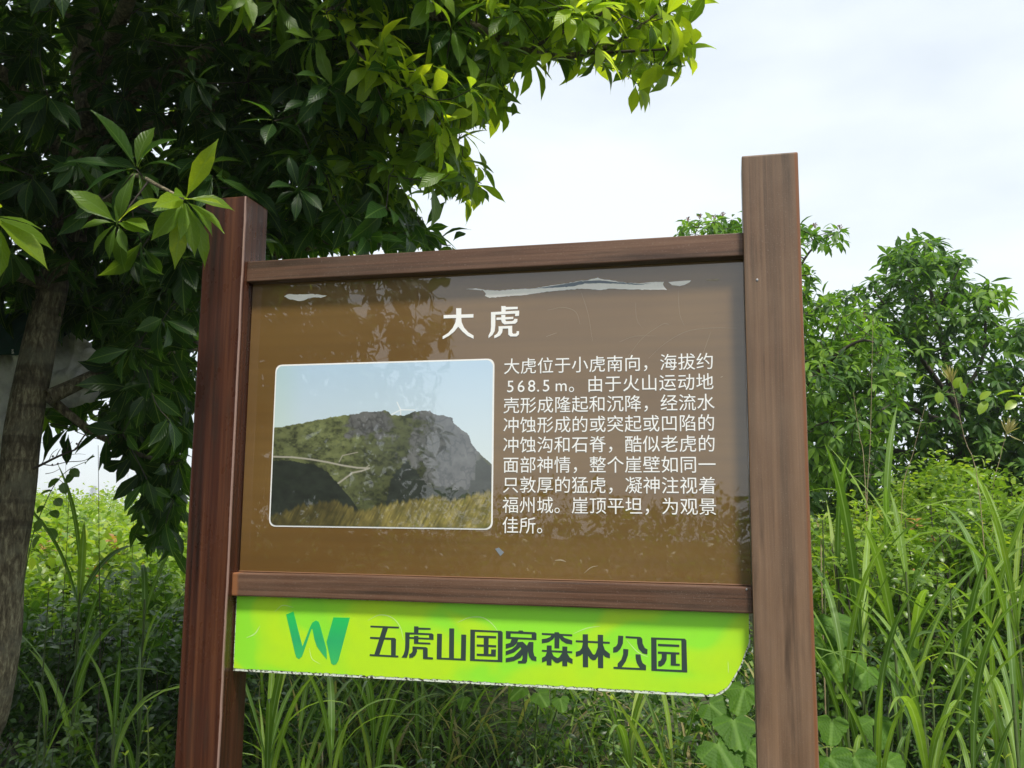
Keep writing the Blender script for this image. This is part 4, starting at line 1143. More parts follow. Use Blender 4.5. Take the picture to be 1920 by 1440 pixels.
for k, (x, y) in enumerate(((1290, 412), (1312, 407), (1340, 408), (1355, 403), (1528, 424), (1575, 427), (1620, 592), (1650, 648), (1600, 640), (1640, 700))):
    c = at(x, y, 5.5); b = Bag()
    for q in range(14):
        d = unit(np.array([rng.normal(), rng.normal(), abs(rng.normal())+.3]))*.022*(.6+.5*rng.random())
        V, Q, U = tube_arrays(np.array([c-[0, 0, .015], c+d*.6, c+d]), [.0008, .0008, .0026], 4); b.add(V, Q, U)
    link('flower_cluster', b.mesh('flower_cluster', M_FLOWER), t2)

# the tree and bushes behind the viewer, seen mirrored in the glossy panel
def plain_tree(name, label, cat, base, centre, rr, n, L, tint, limb_r=.07, group=None):
    root = empty(name, tuple(base)); tag(root, label, cat, group)
    s = Skel(); base = np.array(base, float); centre = np.array(centre, float)
    q, r = s.limb(np.array([base-[0, 0, .1], base*.5+centre*.5+[0, .05, 0], centre, centre+[.1, 0, rr[2]*.7]]), np.array([limb_r, limb_r*.8, limb_r*.5, .01]), 6)
    b = Bag(); V, Q, U = tube_arrays(q, r, 9, .06); b.add(V, Q, U); link('trunk', b.mesh('trunk', M_TWIG), root)
    P = crown_pts(n, centre, rr); W = []
    for p in P:
        W.append(dict(c=p, a=unit(unit(p-centre)*.8+np.array([0, 0, .3])+rng.normal(size=3)*.3), L=L*(.8+.4*rng.random()), t=float(np.clip(tint+.2*rng.normal(), 0, 1)), n=8, hero=False, sp=(.7, 1.5), dr=.4))
    tw = join_whorls(s, W, 2.0); o = link('twigs', tw.mesh('twigs', M_TWIG), root); o['kind'] = 'stuff'
    B = [[] for _ in range(7)]
    for w in W:
        for b_, q in zip(B, whorl_leaves(w)): b_.append(q)
    b = Bag(); V, Q, U, R = leaf_arrays(*[np.concatenate(x) for x in B], T_MID, .25); b.add(V, Q, U, R)
    o = link('foliage', b.mesh('foliage', M_FAR), root); o['kind'] = 'stuff'
    return root
plain_tree('evergreen_tree', 'dark leafy tree mirrored in the upper left of the brown panel', 'tree', (-3.4, -2.3, 0), (-3.3, -2.1, 2.45), (1.5, 1.1, 1.5), 1400, .14, .12)

# ------------------------------------------------------------------ undergrowth
def gz(x, y): return float(H(x, y))
def shrub(name, label, cat, x, y, rx, ry, h, n, leaf, t0, t1, group=None, mat=M_SHRUB, rows=T_OVAL, wl=.55, per=7, seed=0, gap=-.2, redtip=0.0):
    z0 = gz(x, y)
    root = empty(name, (x, y, z0)); tag(root, label, cat, group)
    b = Bag(); tips = []
    ns = max(5, int(n/28))
    for k in range(ns):
        a = rng.random()*6.28; rr = math.sqrt(rng.random())
        tip = np.array([x+rx*rr*math.cos(a), y+ry*rr*math.sin(a), z0+h*(1-.45*rr*rr)*(.75+.25*rng.random())])
        b0 = np.array([x+rx*.25*rr*math.cos(a), y+ry*.25*rr*math.sin(a), z0-.03])
        mid = (b0+tip)/2+np.array([(tip[0]-b0[0])*.15, (tip[1]-b0[1])*.15, .05*h])
        q = smooth_path(np.array([b0, mid, tip]), 4)
        V, Q, U = tube_arrays(q, np.linspace(.006, .0018, len(q)), 4); b.add(V, Q, U); tips.append(q)
    T = np.concatenate(tips)
    B = [[] for _ in range(7)]
    for k in range(n):
        a = rng.random()*6.28; rr = rng.random()**.45; ph = rng.random()**.8
        p = np.array([x+rx*rr*math.cos(a), y+ry*rr*math.sin(a), z0+h*(.12+.88*ph)*(1-.5*rr*rr)])
        if mnoise.noise(Vector(tuple(p*6+seed))) < gap: continue
        j = np.argmin(np.sum((T-p)**2, 1)); d = unit(unit(p-T[j])*.7+np.array([0, 0, .55])+rng.normal(size=3)*.35)
        sl = .05+.06*rng.random(); e = p+d*sl
        V, Q, U = tube_arrays(np.array([T[j]*.3+p*.7, p, e]), [.0013, .0011, .0007], 3); b.add(V, Q, U)
        m = per; tt = np.linspace(.1, 1.0, m)[:, None]
        ref = unit(np.cross(d, rng.normal(size=3))); e2 = np.cross(d, ref); th = np.arange(m)*2.4+rng.random()*6
        D = unit(d*.5+np.cos(th)[:, None]*ref+np.sin(th)[:, None]*e2)
        up = unit(np.array([0, 0, 1.0])+d*.4+rng.normal(size=(m, 3))*.3); up = unit(up-(up*D).sum(1, keepdims=True)*D)
        L = leaf*(.65+.6*rng.random(m))
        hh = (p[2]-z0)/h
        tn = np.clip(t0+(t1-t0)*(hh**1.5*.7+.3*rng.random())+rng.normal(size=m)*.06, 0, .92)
        if redtip and rng.random() < redtip and hh > .6: tn = np.full(m, .985)
        for b_, v in zip(B, (p+d*sl*tt, D, up, L, L*wl*(.85+.3*rng.random(m)), .3+.5*rng.random(m), tn)): b_.append(v)
    o = link('stems', b.mesh('stems', M_TWIG), root); o['kind'] = 'stuff'
    f = Bag(); V, Q, U, R = leaf_arrays(*[np.concatenate(q) for q in B], rows, .25); f.add(V, Q, U, R)
    o = link('foliage', f.mesh('foliage', mat), root); o['kind'] = 'stuff'
    return root

GB = {}
def blade_object(root, P, az, tilt, bend, L, W, tint, name='blade', pw=1.6, mat=M_GRASS):
    b = Bag(); b.add(*blade_arrays([P], az, tilt, bend, L, W, tint, 11, pw, .9))
    return link(name, b.mesh(name, mat), root)
def clump(px, py, Y, n, L, W, label, tint=(.4, .8), lean=(0, 0), dry=1, group='silver grass clumps', pts=None):
    p = at(px, py, Y); x, y = p[0], Y; z0 = gz(x, y)
    root = empty('grass_clump', (x, y, z0)); tag(root, label, 'grass clump', group)
    # leaf sheaths: a short false stem that the blades leave at different heights
    hz = max(p[2]-z0, .05)
    q = np.array([[x, y, z0-.03], [x+.01, y, z0+hz*.5], [x+lean[0]*.1, y+lean[1]*.1, p[2]+.05]])
    b = Bag(); V, Q, U = tube_arrays(q, [.007, .006, .0035], 6); b.add(V, Q, U); link('stem', b.mesh('stem', M_STEM), root)
    for k in range(n):
        h = rng.random(); base = q[1]*(1-h)+q[2]*h if k % 3 else q[0]*(1-h)+q[1]*h
        az = rng.random()*6.28 if not lean[0] else rng.normal()*1.2+(0 if lean[0] > 0 else math.pi)
        blade_object(root, base, az, .08+.35*rng.random(), .5+1.9*rng.random()**1.3, L*(.6+.6*rng.random()), W*(.7+.5*rng.random()), float(rng.uniform(*tint)))
    for k in range(dry):
        blade_object(root, q[0]+[0, 0, .1], rng.random()*6.28, .2+.3*rng.random(), 1.2+rng.random(), L*.8, W*.6, .99, 'dry_blade')
    return root
# the large clumps right of the post, nearest first
CL = [(1612, 1190, 2.9, 13, .62, .024, 'tallest grass clump close beside the right post, its broad blades arching'),
      (1678, 1220, 2.75, 11, .46, .021, 'grass clump with folded over blades low beside the post'),
      (1700, 1100, 3.4, 12, .62, .026, 'broad bladed grass clump rising above the dark small leaved shrub'),
      (1790, 1300, 2.9, 12, .60, .022, 'grass clump at the lower right with long blades crossing'),
      (1850, 1180, 3.2, 13, .60, .022, 'upright grass clump near the right edge of the view'),
      (1900, 1320, 2.7, 12, .60, .020, 'nearest grass clump in the lower right corner'),
      (1640, 1400, 2.5, 11, .46, .017, 'grass clump at the foot of the right post beside lobed leaves'),
      (1740, 1420, 2.6, 12, .50, .017, 'low grass clump at the bottom edge between post and corner'),
      (1890, 1080, 3.9, 13, .66, .022, 'grass clump in front of the ferns at the right edge'),
      (1570, 1090, 3.8, 10, .60, .022, 'grass clump directly behind the right post'),
      (1800, 1060, 4.2, 12, .62, .021, 'grass clump behind the leafy upright weed'),
      (1660, 1010, 4.0, 12, .60, .028, 'pale broad bladed grass clump crowned by one wide leaf curving right'),
      (1585, 1300, 2.6, 11, .50, .018, 'grass clump against the right post between the lobed leaves'),
      (1730, 1330, 2.5, 12, .55, .020, 'grass clump with wide crossing blades in the lower right middle'),
      (1820, 1400, 2.4, 12, .55, .019, 'grass clump at the bottom edge left of the corner clump'),
      (1910, 1200, 3.0, 12, .62, .022, 'grass clump cut by the right edge of the view')]
for a in CL: clump(a[0], a[1], a[2], int(a[3]*1.05), a[4], a[5]*.92, a[6], (.4, .9), dry=5 if a[0] % 3 == 0 else 3)
for a in [(500, 1420, 2.45, 14, .52, .014, 'dense grass clump hugging the foot of the left post'),
          (560, 1400, 2.7, 13, .52, .015, 'grass clump below the emblem of the green plate'),
          (620, 1440, 2.5, 12, .46, .014, 'grass clump with one bright folded blade under the name plate'),
          (700, 1370, 3.0, 13, .52, .016, 'arching grass clump under the left part of the name plate'),
          (1180, 1400, 2.8, 10, .45, .014, 'grass clump under the right half of the name plate'),
          (1260, 1440, 2.6, 10, .50, .014, 'grass clump left of the big lobed leaves')]:
    clump(a[0], a[1], a[2], int(a[3]*1.3), a[4], a[5]*1.2, a[6], (.4, .9), dry=4)
for a in [(150, 1100, 3.1, 8, .50, .024, 'grass clump with two bright blades right of the tree trunk'),
          (270, 1150, 3.0, 8, .44, .018, 'grass clump just left of the left post'),
          (215, 1330, 2.6, 9, .44, .015, 'shaded grass clump low between trunk and left post'),
          (85, 1370, 2.7, 7, .50, .017, 'thin shaded grass clump at the foot of the trunk')]:
    clump(a[0], a[1], a[2], a[3]+3, a[4], a[5], a[6], (.3, .85), dry=3)

# grass and stalks that nobody could count
def scatter_grass(name, n, xr, yr, L, W, tint, dens=None, mat=M_GRASS, rows=6, bend=(.4, 2.0), frac_dry=.06):
    x = rng.uniform(*xr, n); y = rng.uniform(*yr, n)
    vis = (x > -.98*y-.6) & (x < .34*y+.5)
    if dens is not None: vis &= dens(x, y)
    x = x[vis]; y = y[vis]; n = len(x)
    if n == 0: return
    P = np.stack([x, y, H(x, y)-.02], 1)
    Lz = L[0]+(L[1]-L[0])*rng.random(n); cl = np.array([mnoise.noise(Vector((a*1.6, b*1.6, 4))) for a, b in zip(x, y)])
    Lz = Lz*(1+.5*cl)
    tn = np.clip(tint[0]+(tint[1]-tint[0])*rng.random(n)+.2*cl, 0, .93); tn = np.where(rng.random(n) < frac_dry, .97+.03*rng.random(n), tn)
    b = Bag(); b.add(*blade_arrays(P, rng.random(n)*6.28, .05+.5*rng.random(n), bend[0]+(bend[1]-bend[0])*rng.random(n), Lz, W*(.6+.7*rng.random(n)), tn, rows, 1.4, 1.0))
    o = link(name, b.mesh(name, mat)); tag(o, kind='stuff'); return o
behind = lambda x, y: (y > 2.25)
scatter_grass('grass', 2000, (-2.6, .6), (2.25, 4.2), (.32, .60), .013, (.2, .85), frac_dry=.2)
scatter_grass('grass', 1900, (0.05, 2.2), (2.35, 5.5), (.40, .80), .017, (.3, .9), rows=8, frac_dry=.15)
scatter_grass('grass', 1100, (-5.2, -1.2), (3.0, 6.5), (.25, .55), .012, (.2, .8), frac_dry=.12)
scatter_grass('meadow_grass', 2600, (-24, 9), (6, 25), (.40, .68), .022, (.55, .95), rows=5, bend=(.3, 1.4), frac_dry=.12)

# low leafy ground cover
def cover(name, n, xr, yr, hr, leaf, tint, mat=M_SHRUB, rows=T_MID, wl=.6, per=6, lump=.25):
    x = rng.uniform(*xr, n); y = rng.uniform(*yr, n)
    vis = (x > -.98*y-.5) & (x < .34*y+.4)
    x = x[vis]; y = y[vis]; n = len(x)
    cl = np.array([mnoise.noise(Vector((a*1.3+7, b*1.3, 1))) for a, b in zip(x, y)])
    hh = hr*(1+lump*2*cl); k = rng.random(n)**.55
    z = H(x, y)+hh*k
    P0 = np.stack([x, y, z], 1)
    P = np.repeat(P0, per, 0)+rng.normal(size=(n*per, 3))*leaf*.9
    D = unit(rng.normal(size=(n*per, 3))*np.array([1, 1, .55])+np.array([0, 0, .15])); N = unit(np.array([0, 0, 1.0])+rng.normal(size=(n*per, 3))*.45); N = unit(N-(N*D).sum(1, keepdims=True)*D)
    L = leaf*(.6+.7*rng.random(n*per))
    t = np.clip(np.repeat(tint[0]+(tint[1]-tint[0])*(k**2*.6+.4*rng.random(n)), per)+rng.normal(size=n*per)*.05, 0, .92)  # tint follows height, painting bright tops over shaded depths
    b = Bag(); V, Q, U, R = leaf_arrays(P, D, N, L, L*wl, .5, t, rows, .25); b.add(V, Q, U, R)
    o = link(name, b.mesh(name, mat)); tag(o, kind='stuff'); return o
cover('ground_cover', 2600, (-3.2, .9), (2.3, 4.6), .26, .040, (.0, .6), lump=.6)
cover('ground_cover', 3600, (0.0, 2.8), (2.6, 4.6), .42, .038, (.0, .45), lump=.6)
cover('ground_cover', 4200, (0.4, 2.9), (4.4, 7.0), .66, .040, (.35, .92), lump=.5)
cover('ground_cover', 5200, (-6.5, -1.0), (4.2, 7.5), .58, .062, (.35, .92), lump=.5)
cover('low_scrub', 15000, (-24, 9), (6.2, 24), .62, .085, (.62, .93), per=7, lump=.5)

# shrubs one can tell apart
def sh(px, py, Y, rx, h, n, leaf, t0, t1, label, cat='shrub', **k):
    p = at(px, py, Y)
    return shrub('shrub', label, cat, float(p[0]), Y, rx, rx*.8, h, n, leaf, t0, t1, **k)
GR = 'shrubs behind the notice board'
sh(120, 1100, 3.7, .36, .80, 300, .058, .15, .70, 'glossy green shrub immediately right of the tree trunk', group=GR, seed=1)
sh(250, 1090, 3.9, .42, .82, 330, .055, .2, .8, 'sunlit shrub with small oval leaves left of the left post', group=GR, seed=2)
sh(330, 1080, 3.6, .34, .72, 240, .050, .1, .6, 'shrub partly hidden by the left post', group=GR, seed=3)
sh(190, 980, 5.2, .60, .86, 420, .075, .7, .93, 'yellow green shrub with reddish young leaves beyond the shaded hollow', group=GR, seed=4, redtip=.07)
sh(310, 975, 5.8, .6, .84, 380, .080, .7, .93, 'bright shrub on the skyline beside the left post', group=GR, seed=5, redtip=.03)
sh(90, 975, 5.6, .55, .86, 380, .080, .65, .93, 'bright shrub on the skyline beside the tree trunk', group=GR, seed=6, redtip=.03)
sh(1700, 1080, 3.0, .19, 1.02, 900, .024, .0, .42, 'dark dense shrub with tiny glossy leaves among the grass clumps', group=GR, seed=7, gap=-.3)
sh(1590, 960, 4.3, .32, 1.0, 480, .036, .45, .88, 'yellow green small leaved shrub right beside the right post', group=GR, seed=8, redtip=.02)
sh(1760, 950, 4.6, .36, .92, 400, .040, .35, .8, 'shrub with a few orange red leaves behind the dark dense one', group=GR, seed=9, redtip=.10)
sh(1860, 930, 5.4, .5, .85, 400, .050, .5, .9, 'bright green shrub in front of the ferns on the far right', group=GR, seed=10)
sh(1640, 1000, 3.8, .34, 1.10, 620, .040, .3, .93, 'leafy yellow green shrub with a bright crown behind the tallest grass clump', group=GR, seed=31)
sh(1850, 1000, 4.3, .36, 1.0, 520, .042, .3, .93, 'mid green shrub between the grass clumps near the right edge', group=GR, seed=32)
sh(200, 1200, 3.2, .34, .50, 300, .045, .2, .8, 'shaded shrub low in the hollow midway between trunk and left post', group=GR, seed=33)
sh(1080, 1420, 3.0, .34, .42, 420, .026, .05, .45, 'low shaded shrub under the middle of the name plate', group=GR, seed=11)
sh(880, 1400, 3.3, .40, .44, 420, .026, .05, .45, 'low tangled shrub under the left characters of the name plate', group=GR, seed=12)

# ferns
def fern_patch():
    b = Bag()
    for k in range(80):
        px = rng.uniform(1700, 1990); Y = rng.uniform(4.6, 7.5); p = at(px, 900, Y); x = p[0]; z0 = gz(x, Y)
        az = rng.random()*6.28; L = .55+.3*rng.random(); h = .50+.25*rng.random()
        base = np.array([x, Y, z0]); t = np.linspace(0, 1, 14)
        q = base+np.stack([np.cos(az)*L*t**1.5*.8, np.sin(az)*L*t**1.5*.8, h*(1.9*t-1.0*t*t)], 1)
        V, Q, U = tube_arrays(q, np.linspace(.003, .001, 14), 4); b.add(V, Q, U, .7)
        P = q[4:]; tg = unit(np.gradient(q, axis=0))[4:]; s = unit(np.cross(tg, [0, 0, 1.0]))
        for sg in (-1, 1):
            for off in (0, .5):
                Pp = P[:-1]*(1-off)+P[1:]*off; D = unit(s[:-1]*sg+tg[:-1]*.35-np.array([0, 0, .15])); n = len(Pp)
                N = unit(np.cross(tg[:-1], s[:-1])); N *= np.sign(N[:, 2:3]); Lp = .16*np.sin(np.linspace(.5, 3.0, n))+.01
                V, Q, U, R = leaf_arrays(Pp, D, N, Lp, Lp*.20, .4, np.clip(.75+.15*rng.normal(size=n), .4, .93), T_MID, .2); b.add(V, Q, U, R)
    o = link('bracken', b.mesh('bracken', M_SHRUB)); tag(o, kind='stuff')
fern_patch()

# upright weeds
def weed(px, py, Y, h, n, leaf, tint, label, group=None, name='leafy_weed', wl=.42, top=True):
    p = at(px, py, Y); x = p[0]; z0 = gz(x, Y); zt = p[2]
    root = empty(name, (x, Y, z0)); tag(root, label, 'weed', group)
    lean = rng.normal(size=2)*.04
    q = smooth_path(np.array([[x-lean[0]*2, Y, z0-.02], [x-lean[0]*.6, Y, (z0+zt)/2], [x, Y+lean[1], zt]]), 5)
    b = Bag(); V, Q, U = tube_arrays(q, np.linspace(.005, .002, len(q)), 6); b.add(V, Q, U); link('stem', b.mesh('stem', M_STEM), root)
    for k in range(n):
        f = (k//2)/max(1, (n-1)//2); hgt = 1-(h/(zt-z0))*(1-f) if zt-z0 > h else f
        i = np.clip(hgt, 0, 1)*(len(q)-1); c = q[int(i)]*(1-i % 1)+q[min(int(i)+1, len(q)-1)]*(i % 1)
        a = (k//2)*1.57+math.pi*(k % 2)+.3*rng.normal(); up = .25+1.1*f**3
        D = unit(np.array([math.cos(a), math.sin(a), up])); N = unit(np.array([0, 0, 1.0])-D*D[2]+rng.normal(size=3)*.1)
        L = leaf*(1-.55*f)*(.8+.3*rng.random())
        bb = Bag(); V, Q, U, R = leaf_arrays([c], [D], [N], L, L*wl, .6, min(.92, tint+.35*f), T_BIG, .3, .05); bb.add(V, Q, U, R)
        link('leaf', bb.mesh('leaf', M_SHRUB), root)
WG = 'upright leafy weeds'
weed(1782, 1068, 2.9, .34, 14, .085, .62, 'tall leafy weed with bright yellow green tip among the right hand grass', WG)
weed(1540, 975, 2.8, .22, 10, .075, .70, 'weed with a bright leaf tuft peeping out from behind the right post', WG)
weed(1745, 1240, 2.7, .24, 10, .07, .55, 'small leafy weed below the dark dense shrub', WG)
weed(292, 1325, 2.45, .26, 10, .055, .65, 'small bright weed at the left side of the left post', WG)
weed(265, 1405, 2.35, .20, 8, .05, .5, 'low weed with oval leaves at the lower left of the left post', WG)
weed(815, 1340, 2.9, .2, 10, .05, .45, 'small weed under the third character of the name plate', WG)
weed(1010, 1400, 2.6, .2, 10, .05, .4, 'shaded oval leaved weed below the middle of the name plate', WG)
weed(1150, 1310, 2.9, .2, 8, .06, .6, 'weed with one yellow leaf just under the name plate', WG)
weed(1880, 1420, 2.4, .24, 10, .06, .7, 'small bright weed in the bottom right corner', WG)
weed(90, 1110, 2.9, .2, 8, .07, .6, 'round leaved weed against the tree trunk', WG, wl=.7)

# plants with large lobed leaves
def lobed_mesh(seed):
    r = np.random.default_rng(seed); n = 44; V = [(0, 0, 0)]; U = [(.5, .1)]
    pts = []
    for k in range(n):
        a = -2.75+5.5*k/(n-1)
        lobe = .62+.30*abs(math.cos(a*1.45))**1.6*(1 if abs(a) < 2.3 else .75)+.035*math.sin(k*2.9)
        pts.append((lobe*math.cos(a)*.62+.25, lobe*math.sin(a)*.60))
    rings = [.35, .7, 1.0]
    for s in rings:
        for (x, y) in pts:
            xx, yy = x*s, y*s; ang = math.atan2(yy, xx); rr = math.hypot(xx, yy)
            V.append((xx, yy, .05*math.cos(ang*5)*rr-.22*rr*rr+.02*r.normal()*s)); U.append((.5+yy*.5, .1+.8*s))
    F = []
    for k in range(n-1):
        F.append((0, 1+k, 1+k+1, 1+k+1))
    Q = []
    for j in range(2):
        for k in range(n-1):
            a = 1+j*n+k; Q.append((a, a+n, a+n+1, a+1))
    me = bpy.data.meshes.new('lobed_leaf')
    me.from_pydata([tuple(np.array(v)) for v in V], [], [f[:3] for f in F]+Q)
    uvl = me.uv_layers.new(name='UVMap')
    for l in me.loops: uvl.data[l.index].uv = U[l.vertex_index]
    at_ = me.attributes.new('rnd', 'FLOAT', 'POINT'); tv = r.random()
    for i in range(len(V)): at_.data[i].value = min(1.0, tv*.5+.12*r.random()+.5*max(0.0, math.cos(math.atan2(V[i][1], V[i][0]+1e-6)*5))**24)
    for p in me.polygons: p.use_smooth = True
    me.materials.append(M_LOBED)
    return me
LB = [lobed_mesh(s) for s in range(5)]
def lobed_plant(rows, label, group):
    c = np.mean([at(*r[:3]) for r in rows], 0); z0 = gz(c[0], c[1]+.1)
    root = empty('lobed_leaf_plant', (c[0], c[1]+.1, z0)); tag(root, label, 'plant', group)
    for px, py, Y, size, tilt in rows:
        p = at(px, py, Y)
        q = smooth_path(np.array([[c[0], c[1]+.1, z0], [(c[0]+p[0])/2, c[1]+.07, z0+(p[2]-z0)*.7], p]), 4)
        b = Bag(); V, Q, U = tube_arrays(q, np.linspace(.003, .0018, len(q)), 5); b.add(V, Q, U); link('leaf_stalk', b.mesh('leaf_stalk', M_STEM), root)
        o = link('leaf', LB[int(rng.integers(5))], root)
        N = unit(np.array([.15*rng.normal(), -.75+tilt, .65])); D = unit(np.array([.5*rng.normal(), -.3, -.8])); D = unit(D-N*(D@N)); S = np.cross(N, D)
        m = Matrix.Identity(4)
        for i in range(3): m[i][0] = D[i]*size; m[i][1] = S[i]*size; m[i][2] = N[i]*size; m[i][3] = p[i]
        o.matrix_basis = m
LG = 'plants with large lobed leaves'
lobed_plant([(1560, 1160, 2.75, .11, .1), (1590, 1225, 2.7, .12, 0), (1625, 1250, 2.75, .10, .1), (1545, 1205, 2.8, .10, .2), (1680, 1240, 2.9, .08, .1), (1700, 1215, 2.95, .07, 0)], 'plant with large lobed leaves beside the right post at plate height', LG)
lobed_plant([(1375, 1350, 2.5, .11, .3), (1345, 1395, 2.45, .12, .2), (1395, 1290, 2.7, .10, .1), (1330, 1320, 2.7, .09, .1), (1400, 1400, 2.5, .09, .1)], 'bright lobed leaves left of the right post under the plate corner', LG)
lobed_plant([(1560, 1350, 2.5, .08, 0), (1600, 1420, 2.4, .10, .2), (1555, 1420, 2.4, .10, .1), (1640, 1350, 2.6, .09, 0), (1660, 1430, 2.5, .09, .1)], 'lobed leaves in the bottom corner right of the right post', LG)
lobed_plant([(980, 1290, 3.1, .07, .1), (1010, 1300, 3.1, .07, .1), (1050, 1310, 3.1, .06, .1), (870, 1310, 3.1, .05, .1)], 'rounded leaves just below the lower edge of the name plate', LG)

# tall dry stalks
def stalk(rows, Y, label, head=True, r=.0022, mat=M_STALK, group='tall dry grass stalks'):
    top = at(rows[-1][0], rows[-1][1], Y)
    pts = [at(x, y, Y) for x, y in rows]
    z0 = gz(pts[0][0], Y); dirn = pts[0]-pts[1]
    foot = np.array([pts[0][0]+dirn[0]*.3, Y, z0-.02])
    q = smooth_path(np.array([foot]+pts), 4)
    root = empty('grass_stalk', tuple(foot)); tag(root, label, 'grass stalk', group)
    b = Bag(); V, Q, U = tube_arrays(q, np.linspace(r, r*.35, len(q)), 5); b.add(V, Q, U); link('stalk', b.mesh('stalk', mat), root)
    if head:
        n = 26; t = rng.random(n)**.8; base = q[-1]*(1-t[:, None]*.28)+q[-3]*(t[:, None]*.28)
        D = unit(unit(q[-1]-q[-2])+rng.normal(size=(n, 3))*.35); N = unit(np.cross(D, rng.normal(size=(n, 3))))
        b = Bag(); V, Q, U, R = leaf_arrays(base, D, N, .05*Y/3, .0035*Y/3, .4, .99, T_MID, .2); b.add(V, Q, U, R)
        o = link('seed_head', b.mesh('seed_head', M_GRASS), root); o['kind'] = 'stuff'
stalk([(1625, 1010), (1632, 820), (1637, 590)], 3.9, 'tallest pale dry stalk rising in front of the trees right of the post', False)
stalk([(1838, 940), (1808, 820), (1782, 705)], 3.8, 'dry stalk with feathery head leaning left near the vine')
stalk([(1622, 900), (1612, 820), (1600, 735)], 4.2, 'short dry stalk close to the right post', False)
stalk([(1860, 960), (1875, 860), (1888, 810)], 4.4, 'dry stalk with feathery head at the far right')
stalk([(1690, 960), (1712, 850), (1735, 760)], 4.3, 'thin stalk leaning right in front of the dark tree', False)
stalk([(1540, 1070), (1548, 1035), (1590, 1120)][:2], 2.9, 'short bent dry stalk beside the right post', False, .003)
stalk([(186, 1290), (186, 1050), (184, 835)], 2.9, 'dark straight stalk standing alone in the sky gap at the left', False, .0024, M_TWIG)
stalk([(126, 1010), (124, 930), (123, 840)], 2.9, 'thinner dark stalk beside the tree trunk in the sky gap', False, .0012, M_TWIG)
stalk([(250, 1000), (243, 930), (238, 868)], 3.6, 'faint stalk in the sky gap nearest the left post', False, .0011, M_TWIG)

# climbing plants
def climber(rows, Y, leaves, label, leafsize, tint, wl=.62, r=.0016):
    q = smooth_path(np.array([at(x, y, Y) for x, y in rows]), 5)
    root = empty('climbing_plant', tuple(q[0])); tag(root, label, 'vine')
    b = Bag(); V, Q, U = tube_arrays(q, np.linspace(r, r*.6, len(q)), 5); b.add(V, Q, U); link('stem', b.mesh('stem', M_STEM), root)
    for px, py, ax, ay in leaves:
        p = at(px, py, Y); j = np.argmin(np.sum((q-p)**2, 1))
        D = unit(ax*_r-ay*_u-.3*_f); N = unit(-.5*_f+.8*_u+rng.normal(size=3)*.25); N = unit(N-D*(N@D))
        bb = Bag(); V, Q, U, R = leaf_arrays([p], [D], [N], leafsize*(.8+.35*rng.random()), leafsize*wl, .5, min(.86, tint+.05*rng.normal()), T_OVAL, .25); bb.add(V, Q, U, R)
        link('leaf', bb.mesh('leaf', M_SHRUB), root)
        V, Q, U = tube_arrays(np.array([q[j], (q[j]+p)/2, p]), [.0008]*3, 4); b2 = Bag(); b2.add(V, Q, U); link('leaf_stalk', b2.mesh('leaf_stalk', M_STEM), root)
climber([(2050, 1000), (2010, 840), (1950, 770), (1920, 762), (1870, 762), (1830, 757), (1790, 742), (1740, 722), (1690, 712), (1670, 690)], 3.3,
        [(1905, 752, -.6, .3), (1890, 745, .8, -.2), (1850, 752, -.5, .5), (1868, 742, .6, -.4), (1838, 750, .5, -.7), (1808, 744, -.2, -.8), (1790, 728, .2, -.7), (1762, 735, -.2, .7), (1720, 722, .1, -.7), (1700, 705, -.7, -.2), (1915, 735, .5, -.4)],
        'bright green vine trailing in from the right edge before the dark tree', .050, .86)
climber([(40, 1120), (60, 1010), (82, 950), (105, 905), (130, 880), (160, 866)], 2.32,
        [(160, 870, .6, -.7), (140, 888, -.6, .6), (132, 880, .7, .4), (112, 898, -.5, .3), (118, 905, .3, .8), (98, 920, -.7, .1), (104, 935, .6, .5), (84, 950, -.7, .4), (95, 958, .8, .4), (80, 975, -.5, .7), (92, 990, .7, .6), (75, 1005, -.5, .7)],
        'round leaved climber beside the tree trunk against the bright sky gap', .036, .55, .8)

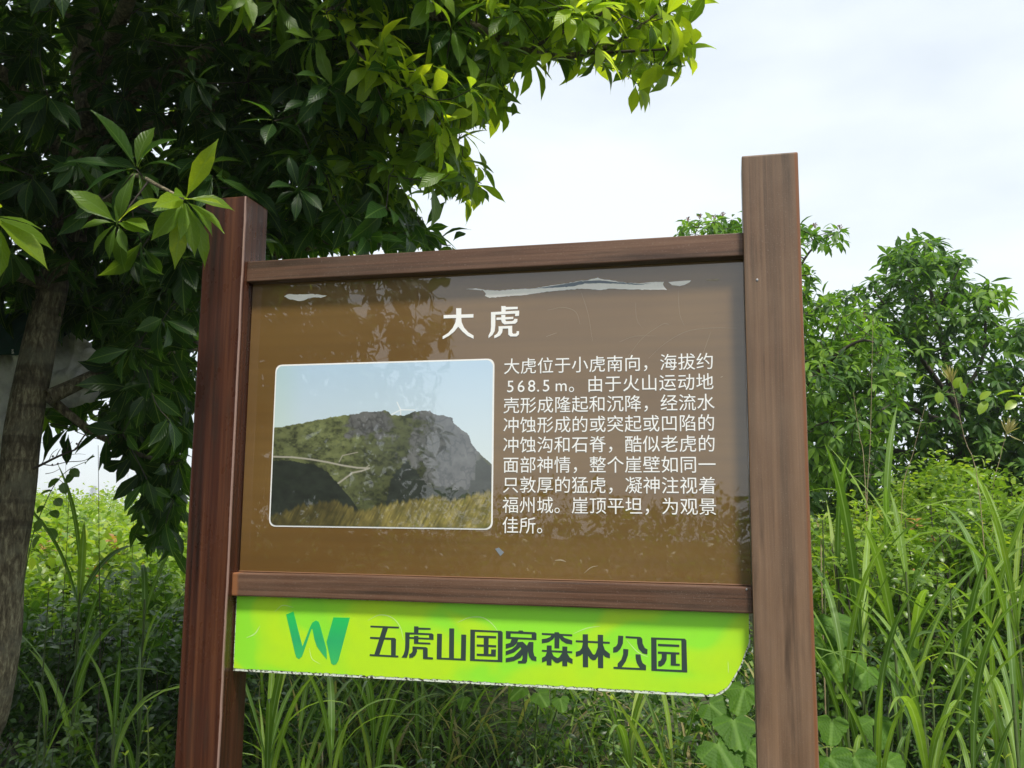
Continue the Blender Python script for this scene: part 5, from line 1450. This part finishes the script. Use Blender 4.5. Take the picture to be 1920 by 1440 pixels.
# pine far away in the haze
def far_pine():
    Y = 600.0; K = 2.4; top = at(175, 911, Y); x = top[0]; z0 = gz(x, Y)
    root = empty('pine_tree', (x, Y, z0)); tag(root, 'tiny hazy blue grey pine on the horizon in the gap at the left', 'tree')
    b = Bag(); V, Q, U = tube_arrays(np.array([[x, Y, z0-.5], [x, Y, (z0+top[2])/2], top]), [.8, .5, .15], 7); b.add(V, Q, U); link('trunk', b.mesh('trunk', M_TWIG), root)
    n = 1500; k = rng.random(n)**.8; h = 6.4*K; a = rng.random(n)*6.28
    tier = (k*6).astype(int); rad_ = (.5*K+.36*h*k)*rng.random(n)**.5*(.6+.4*np.sin(a*1+tier*1.9))
    P = np.stack([x+rad_*np.cos(a), Y+rad_*np.sin(a), top[2]-.1-h*((tier+.85*rng.random(n))/6)], 1)
    D = unit(np.stack([np.cos(a), np.sin(a), .4*rng.normal(size=n)], 1)); N = np.tile([0, 0, 1.0], (n, 1))
    b = Bag(); V, Q, U, R = leaf_arrays(P, D, N, 1.7, .55, .3, .2, T_MID, .2); b.add(V, Q, U, R)
    o = link('foliage', b.mesh('foliage', M_FAR), root); o['kind'] = 'stuff'
far_pine()

# scrub behind the viewer, mirrored low in the panel
def back_scrub():
    n = 2600; x = rng.uniform(-6, 5, n); y = rng.uniform(-9, -4.2, n); hh = 1.25+.6*np.array([mnoise.noise(Vector((a*.7, b*.7, 2))) for a, b in zip(x, y)])
    P0 = np.stack([x, y, H(x, y)+hh*rng.random(n)**.5], 1); per = 6; P = np.repeat(P0, per, 0)+rng.normal(size=(n*per, 3))*.07; m = n*per
    D = unit(rng.normal(size=(m, 3))+[0, 0, .2]); N = unit(np.array([0, 0, 1.0])+rng.normal(size=(m, 3))*.4); N = unit(N-(N*D).sum(1, keepdims=True)*D)
    b = Bag(); V, Q, U, R = leaf_arrays(P, D, N, .09, .05, .5, np.clip(.4+.2*rng.normal(size=m), 0, .9), T_TINY, .25); b.add(V, Q, U, R)
    o = link('scrub_behind_viewer', b.mesh('scrub', M_SHRUB)); tag(o, kind='stuff')
back_scrub()
shrub('shrub', 'large bush mirrored dimly in the left half of the printed hill picture', 'shrub', -2.3, -2.3, .95, .6, 1.95, 520, .06, .0, .35, seed=21)
shrub('shrub', 'narrow bush mirrored in the lower right corner of the brown panel', 'shrub', .38, -3.0, .32, .3, 2.1, 300, .05, .0, .35, seed=22)

# ------------------------------------------------------------------ mountain haze
def haze_box():
    m = bpy.data.materials.new('haze'); m.use_nodes = True; nt = m.node_tree; nt.nodes.clear()
    out = nt.nodes.new('ShaderNodeOutputMaterial'); v = nt.nodes.new('ShaderNodeVolumePrincipled')
    v.inputs['Color'].default_value = (.93, .96, 1.0, 1); v.inputs['Density'].default_value = .0013; v.inputs['Anisotropy'].default_value = .2
    nt.links.new(v.outputs[0], out.inputs['Volume'])
    me = box_mesh('haze', -2600, 2600, -2600, 2600, -78, 9.5, m, 0)
    o = link('haze', me); tag(o, kind='stuff')
haze_box()
